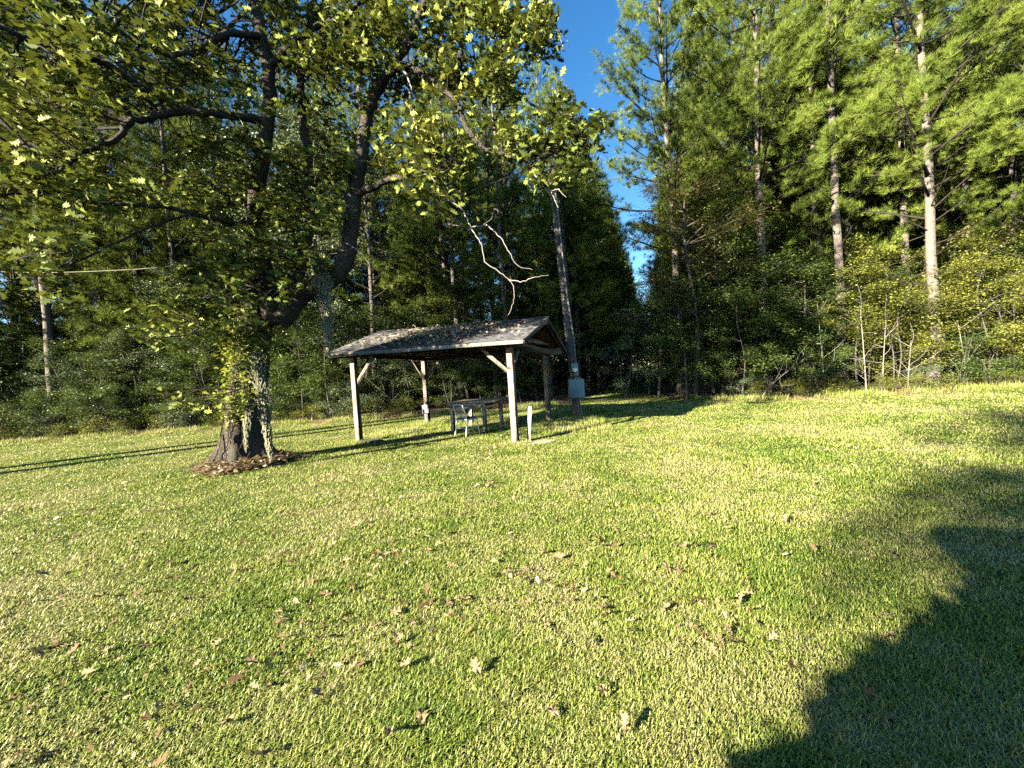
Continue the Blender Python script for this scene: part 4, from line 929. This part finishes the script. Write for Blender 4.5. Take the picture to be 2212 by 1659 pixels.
# ------------------------------------------------------------------ utility pole
pb = G(1249, 906); PT = D(1186, 340, 12.0); PBv = np.array([pb[0], pb[1], 0])
po = thing('utility_pole', tuple(PBv), 'leaning weathered utility pole with electric meter behind the pavilion', 'utility pole')
tp = PT - PBv; axis_ = lambda t: tp * t
mb = MB(); mb.tube([axis_(t) for t in np.linspace(0, 1.08, 14)], np.linspace(.135, .075, 14), 14, jag=.01); mb.obj('pole', M_pole, po, smooth=True)
mb = MB(); pts_ = [axis_(t) + np.array([.06 + .10*max(0, 1 - abs(t - .30)*6)*.6, -.17 + t*.04, 0]) for t in np.linspace(.21, 1.0, 16)]; mb.tube(pts_, .024, 8); mb.obj('service_conduit', M_pvc, po, smooth=True)
mb = MB(); mb.tube([pts_[-1], pts_[-1] + [0, 0, .12], pts_[-1] + [.06, -.06, .16], pts_[-1] + [.1, -.1, .08]], .03, 8); mb.obj('weather_head', M_pvc, po)
mz = 1.52; mx_, my_ = axis_(mz/8)[0] + .02, axis_(mz/8)[1] - .16
mb = MB(); mb.cham((mx_ - .11, my_ - .11, mz - .17), (mx_ + .11, my_ + .02, mz + .22), .012); me_ = mb.obj('meter_box', M_box, po)
mb = MB(); mb.tube([(mx_, my_ - .10, mz + .02), (mx_, my_ - .19, mz + .02), (mx_, my_ - .21, mz + .02)], [.082, .078, .06], 18); o_ = mb.obj('meter_dial', M_glass, me_)
mb = MB(); mb.tube([(mx_, my_ - .105, mz + .02), (mx_, my_ - .125, mz + .02)], .092, 18); mb.obj('meter_ring', M_dark, me_)
mb = MB(); mb.cham((mx_ - .22, my_ - .13, .67), (mx_ + .26, my_ + .0, 1.26), .012); pn = mb.obj('breaker_panel', M_box, po)
mb = MB(); mb.cham((mx_ - .20, my_ - .14, .69), (mx_ + .24, my_ - .132, 1.235), .003); mb.obj('panel_door', M_box, pn)
mb = MB(); mb.tube([(mx_ + .03, my_ - .04, 1.26), (mx_ + .03, my_ - .04, 1.35)], .03, 8); mb.obj('nipple', M_pvc, po)
mb = MB(); mb.cham((mx_ - .2, my_ - .1, .52), (mx_ - .15, my_ - .06, .66), .004); mb.obj('receptacle', M_pvc, po)
for dx_ in (.02, .09):
    mb = MB(); mb.tube([(mx_ + dx_, my_ - .05, .67), (mx_ + dx_ + .05, my_ - .05, .3), (mx_ + dx_ + .07, my_ - .05, 0)], .018, 8); mb.obj('ground_conduit', M_pvc, po)
wp = spline([PT + [0, 0, -.15], D(1050, 400, 12.2), D(899, 459, 12.5), D(768, 500, 12.7), D(600, 543, 13.0), D(456, 566, 13.2), D(250, 584, 13.6), D(0, 587, 14.0), D(-300, 560, 14.6)], 8)
mb = MB(); mb.tube(wp - wp[0], .009, 6); tag(mb.obj('power_line', M_dead, at=tuple(wp[0])), 'pale overhead service cable sagging from the utility pole to the left', 'cable')

# ------------------------------------------------------------------ fallen leaves
DL = OAKL.copy() * [1, .75, 1]; DL[:, 2] = .9*np.abs(DL[:, 1]) + .35*(DL[:, 0] - .5)**2*np.sign(DL[:, 0] - .45) + .06*np.sin(DL[:, 0]*9)
DM = []
for k in range(6):
    mb = MB(); v = DL.copy(); v[:, 2] += RN.normal(0, .05, len(v)) + .25*(v[:, 1] + .1*k)*(k % 3 - 1); v[:, 1] *= 1 + .2*(k % 2); v[:, 2] -= v[:, 2].min()
    c_ = np.array([.5, 0, v[:, 2].max()*.4 + .03]); mb.add(np.vstack([v, c_]), [(i_, (i_+1) % 16, 16) for i_ in range(16)]); DM.append(mb)
DMe = [b_.mesh('fallen_leaf', M_dry) for b_ in DM]
spots = [(1450, 1245), (1300, 1335), (1316, 1318), (1135, 1318), (830, 1352), (870, 1335), (1285, 1408), (1430, 1333), (1630, 1348), (1910, 1385), (905, 1538), (1310, 1520), (1040, 1470), (843, 1590), (862, 1455), (590, 1635),
         (852, 1405), (1530, 1190), (1162, 1200), (1075, 1222), (805, 1238), (640, 1232), (755, 1150), (370, 1228), (108, 1248), (410, 1305), (60, 1305), (625, 1338), (685, 1385), (720, 1290), (935, 1195), (1110, 1085),
         (1225, 1208), (1595, 1105), (1700, 1135), (1480, 1190), (855, 1170), (890, 1168), (1050, 1090), (1520, 1118), (1285, 1165), (960, 1155), (505, 1235), (560, 1440), (1590, 1225), (1940, 1210), (1610, 1010), (1755, 1050),
         (280, 1180), (330, 1110), (480, 1130), (160, 1120), (240, 1290), (90, 1430), (330, 1400), (1020, 1300), (1350, 1600), (1210, 1560), (700, 1520), (470, 1580), (1175, 1350), (1065, 1310)]
LEAFN = {}
for i_, (x, y) in enumerate(sorted(spots)):
    p = G(x, y); o = bpy.data.objects.new('fallen_leaf', DMe[i_ % 6]); C.objects.link(o); o.location = (p[0], p[1], .018); s_ = random.uniform(.07, .105) if y > 1300 else random.uniform(.07, .12)
    o.scale = (s_, s_, s_); o.rotation_euler = (random.uniform(-.55, .55), random.uniform(-.5, .2), random.uniform(0, 6.28))
    fx = 'far left' if x < 400 else 'left' if x < 800 else 'middle' if x < 1250 else 'right' if x < 1650 else 'far right'
    fy = 'front edge' if y > 1500 else 'near foreground' if y > 1380 else 'foreground' if y > 1270 else 'mid lawn' if y > 1160 else 'farther lawn'
    seen_ = LEAFN.setdefault((fx, fy), []); seen_.append(o)
    tag(o, f'curled dry oak leaf on the {fy}, {fx} part, ' + ['most', 'second most', 'third most', 'fourth most', 'fifth most', 'sixth most', 'seventh most'][min(6, len(seen_) - 1)] + ' left', 'leaf', 'fallen leaves on the open lawn')
fl2 = MB(); N = 900; r = np.exp(RN.uniform(np.log(2.2), np.log(13), N)); a = RN.uniform(radians(-60), radians(45), N) ; x = r*np.sin(a); y = r*np.cos(a)
ok = (RN.random(N) < np.clip(.75 - .09*x, .12, 1)); pos = np.stack([x, y, np.full(N, .03)], 1)[ok]
scatter(fl2, pos, frames(len(pos), .5), RN.uniform(.03, .085, len(pos)), DL, OAKF)
for k in range(55):
    rr_ = math.exp(RN.uniform(math.log(2.3), math.log(11))); aa_ = RN.uniform(radians(-58), radians(30)); m_ = RN.integers(5, 16); c_ = np.array([rr_*sin(aa_), rr_*cos(aa_), .022])
    p_ = c_ + RN.normal(0, 1, (m_, 3))*[.13, .06, .006]; scatter(fl2, p_, frames(m_, .8), RN.uniform(.03, .09, m_), DL, OAKF)
tag(fl2.obj('leaf_litter', M_dry), 'small dry leaves and scraps strewn thinly over the lawn', 'leaf litter', kind='stuff')

# ------------------------------------------------------------------ behind the viewer: what throws the near shadows
d2 = np.array([sin(radians(AZ)), cos(radians(AZ))]); te = tan(radians(EL))
def back(px_, py_, h): g_ = G(px_, py_); q = g_[:2] - d2*(h/te); return (q[0], q[1], h)
ho = thing('house', back(2000, 1160, 3.7), 'pale house with low roof behind the viewer', 'house')
tip = np.array(back(2000, 1160, 3.7)); e1 = G(2212, 1172)[:2] - G(2000, 1160)[:2]; e1 /= np.linalg.norm(e1); e2 = G(2190, 1345)[:2] - G(2000, 1160)[:2]; e2 /= np.linalg.norm(e2)
q0 = np.array([0, 0]); q1 = e1*11; q2 = e2*1.15; q3 = e2*1.15 + np.array([-.25, .12])
mb = MB(); pl = [(0, 0), tuple(e1*9), tuple(e1*9 + e2*7), tuple(e2*7)]
mb.add([(x, y, z) for z in (0, .14) for x, y in pl] + [(*(e1*4.5 + e2*3.5), 1.5)], [(3, 2, 1, 0), (0, 1, 5, 4), (1, 2, 6, 5), (2, 3, 7, 6), (3, 0, 4, 7)])
mb.add([(*p, .14) for p in pl] + [(*(e1*4.5 + e2*3.5), .9)], [(0, 1, 4), (1, 2, 4), (2, 3, 4), (3, 0, 4)]); mb.obj('roof', M_shingle, ho)
mb = MB(); pw = [tuple(e1*a_ + e2*b_) for a_, b_ in ((.6, .6), (8.4, .6), (8.4, 6.4), (.6, 6.4))]
mb.add([(x, y, z) for z in (-3.7, -.004) for x, y in pw], [(0, 1, 5, 4), (1, 2, 6, 5), (2, 3, 7, 6), (3, 0, 4, 7)]); mb.obj('wall', M_siding, ho)
n2 = np.array([d2[1], -d2[0]])
for lab_, B_, s2, sc_ in (('tall tree behind the viewer whose crown dapples the right of the lawn', 25, .9, 1.0), ('second tall tree behind the viewer, nearer the house', 19, 3.6, 1.0), ('third tall tree behind the viewer, farther back', 35, 1.6, 1.08), ('fourth tall tree behind the viewer, to its right', 27, 4.5, 1.0)):
    q = -d2*B_ + n2*s2; plant(BROAD['shade'], 'broadleaf_tree', q, lab_, 'tree', 'trees behind the viewer', sc=sc_)
for lab_, x_, y_, sc_ in (('big tree left of the oak, beyond the left edge of the photo', -18.5, 6.0, 1.0), ('big tree beyond the left edge, nearer the viewer', -23, 1.5, 1.05)):
    plant(BROAD['shadel'], 'broadleaf_tree', (x_, y_), lab_, 'tree', 'big trees beyond the left edge', sc=sc_)
# unseen round shrub, added only to throw the rounded shadow at bottom right
q = -d2*3.5 + n2*.95; gs = thing('shadow_shrub', (q[0], q[1], 0), 'unseen round shrub behind the viewer, added to cast the corner shadow', 'shrub')
mb = MB(); N = 15000; dv = RN.normal(size=(N, 3)); dv /= np.linalg.norm(dv, axis=1)[:, None]; rr = RN.uniform(.8, 1.0, N)[:, None]**.5
scatter(mb, dv*rr*[1.62, 1.62, 1.4] + [0, 0, 1.9], frames(N, 1.2), RN.uniform(.12, .22, N), LFV, LFF); mb.obj('crown', M_leafA, gs)
mb = MB(); 
for k in range(5): mb.tube(spline([(0, 0, 0), (RN.normal(0, .3), RN.normal(0, .3), 1), (RN.normal(0, .8), RN.normal(0, .8), 2.2)], 4), .05, 6)
mb.obj('trunk', M_greybark, gs)

# ------------------------------------------------------------------ every repeated plant gets a label that says which one
LAND = [(-1e9, 40, 'beyond the left edge'), (40, 190, 'by the thick far left pine'), (190, 350, 'halfway from oak to edge'), (350, 500, 'just left of the oak trunk'), (500, 640, 'behind the oak trunk'), (640, 770, 'behind the hanging moss'),
        (770, 900, 'behind the left pavilion post'), (900, 1010, 'behind the rear left post'), (1010, 1115, 'behind the table'), (1115, 1230, 'behind the right pavilion posts'), (1230, 1400, 'right of the utility pole'), (1400, 1560, 'by the first big pine'),
        (1560, 1700, 'by the thick forking pine'), (1700, 1800, 'by the straight pale pine'), (1800, 1940, 'left of the tallest pale pine'), (1940, 2070, 'by the tallest pale pine'), (2070, 2212, 'at the right edge'), (2212, 1e9, 'past the right edge')]
ORD = ['nearest', 'second nearest', 'third nearest', 'fourth nearest', 'fifth nearest', 'sixth nearest', 'seventh nearest', 'eighth nearest', 'ninth nearest', 'tenth nearest', 'eleventh nearest', 'twelfth nearest', 'thirteenth nearest', 'fourteenth nearest', 'fifteenth nearest', 'sixteenth nearest', 'seventeenth nearest', 'eighteenth nearest', 'nineteenth nearest', 'twentieth nearest']
SHORT = {'dark pines along the lane': 'shaded lane pine', 'pines on the right of the lane': 'right lane pine', 'pines at the end of the lane': 'small dark pine',
         'pines deep in the left wood': 'slim deep pine', 'pines deep in the right wood': 'slim deep pine', 'bushes along the left wood': 'edge bush', 'saplings inside the left wood': 'shaded sapling', 'small trees inside the left wood': 'small leafy tree',
         'larger trees inside the left wood': 'larger leafy tree', 'weeds along the left wood': 'low lawn edge weed', 'bushes along the right wood': 'edge bush', 'saplings inside the right wood': 'green sapling',
         'small trees inside the right wood': 'small leafy tree', 'weeds along the right wood': 'low lawn edge weed'}
bk = {}
for o in C.objects:
    g_ = o.get('group')
    if o.parent is None and g_ in SHORT:
        a_, b_ = project(np.array([[o.location.x, o.location.y, 1.6]])); 
        nm = next(t for l, h, t in LAND if l <= a_[0] < h) if o.location.y > 1 else 'past the right edge'
        bk.setdefault((g_, nm), []).append(o)
for (g_, nm), L_ in bk.items():
    L_.sort(key=lambda o: o.location.length)
    for i_, o in enumerate(L_): o['label'] = (SHORT[g_] + ' ' + nm) + ((', ' + ORD[min(i_, 19)]) if len(L_) > 1 else '')
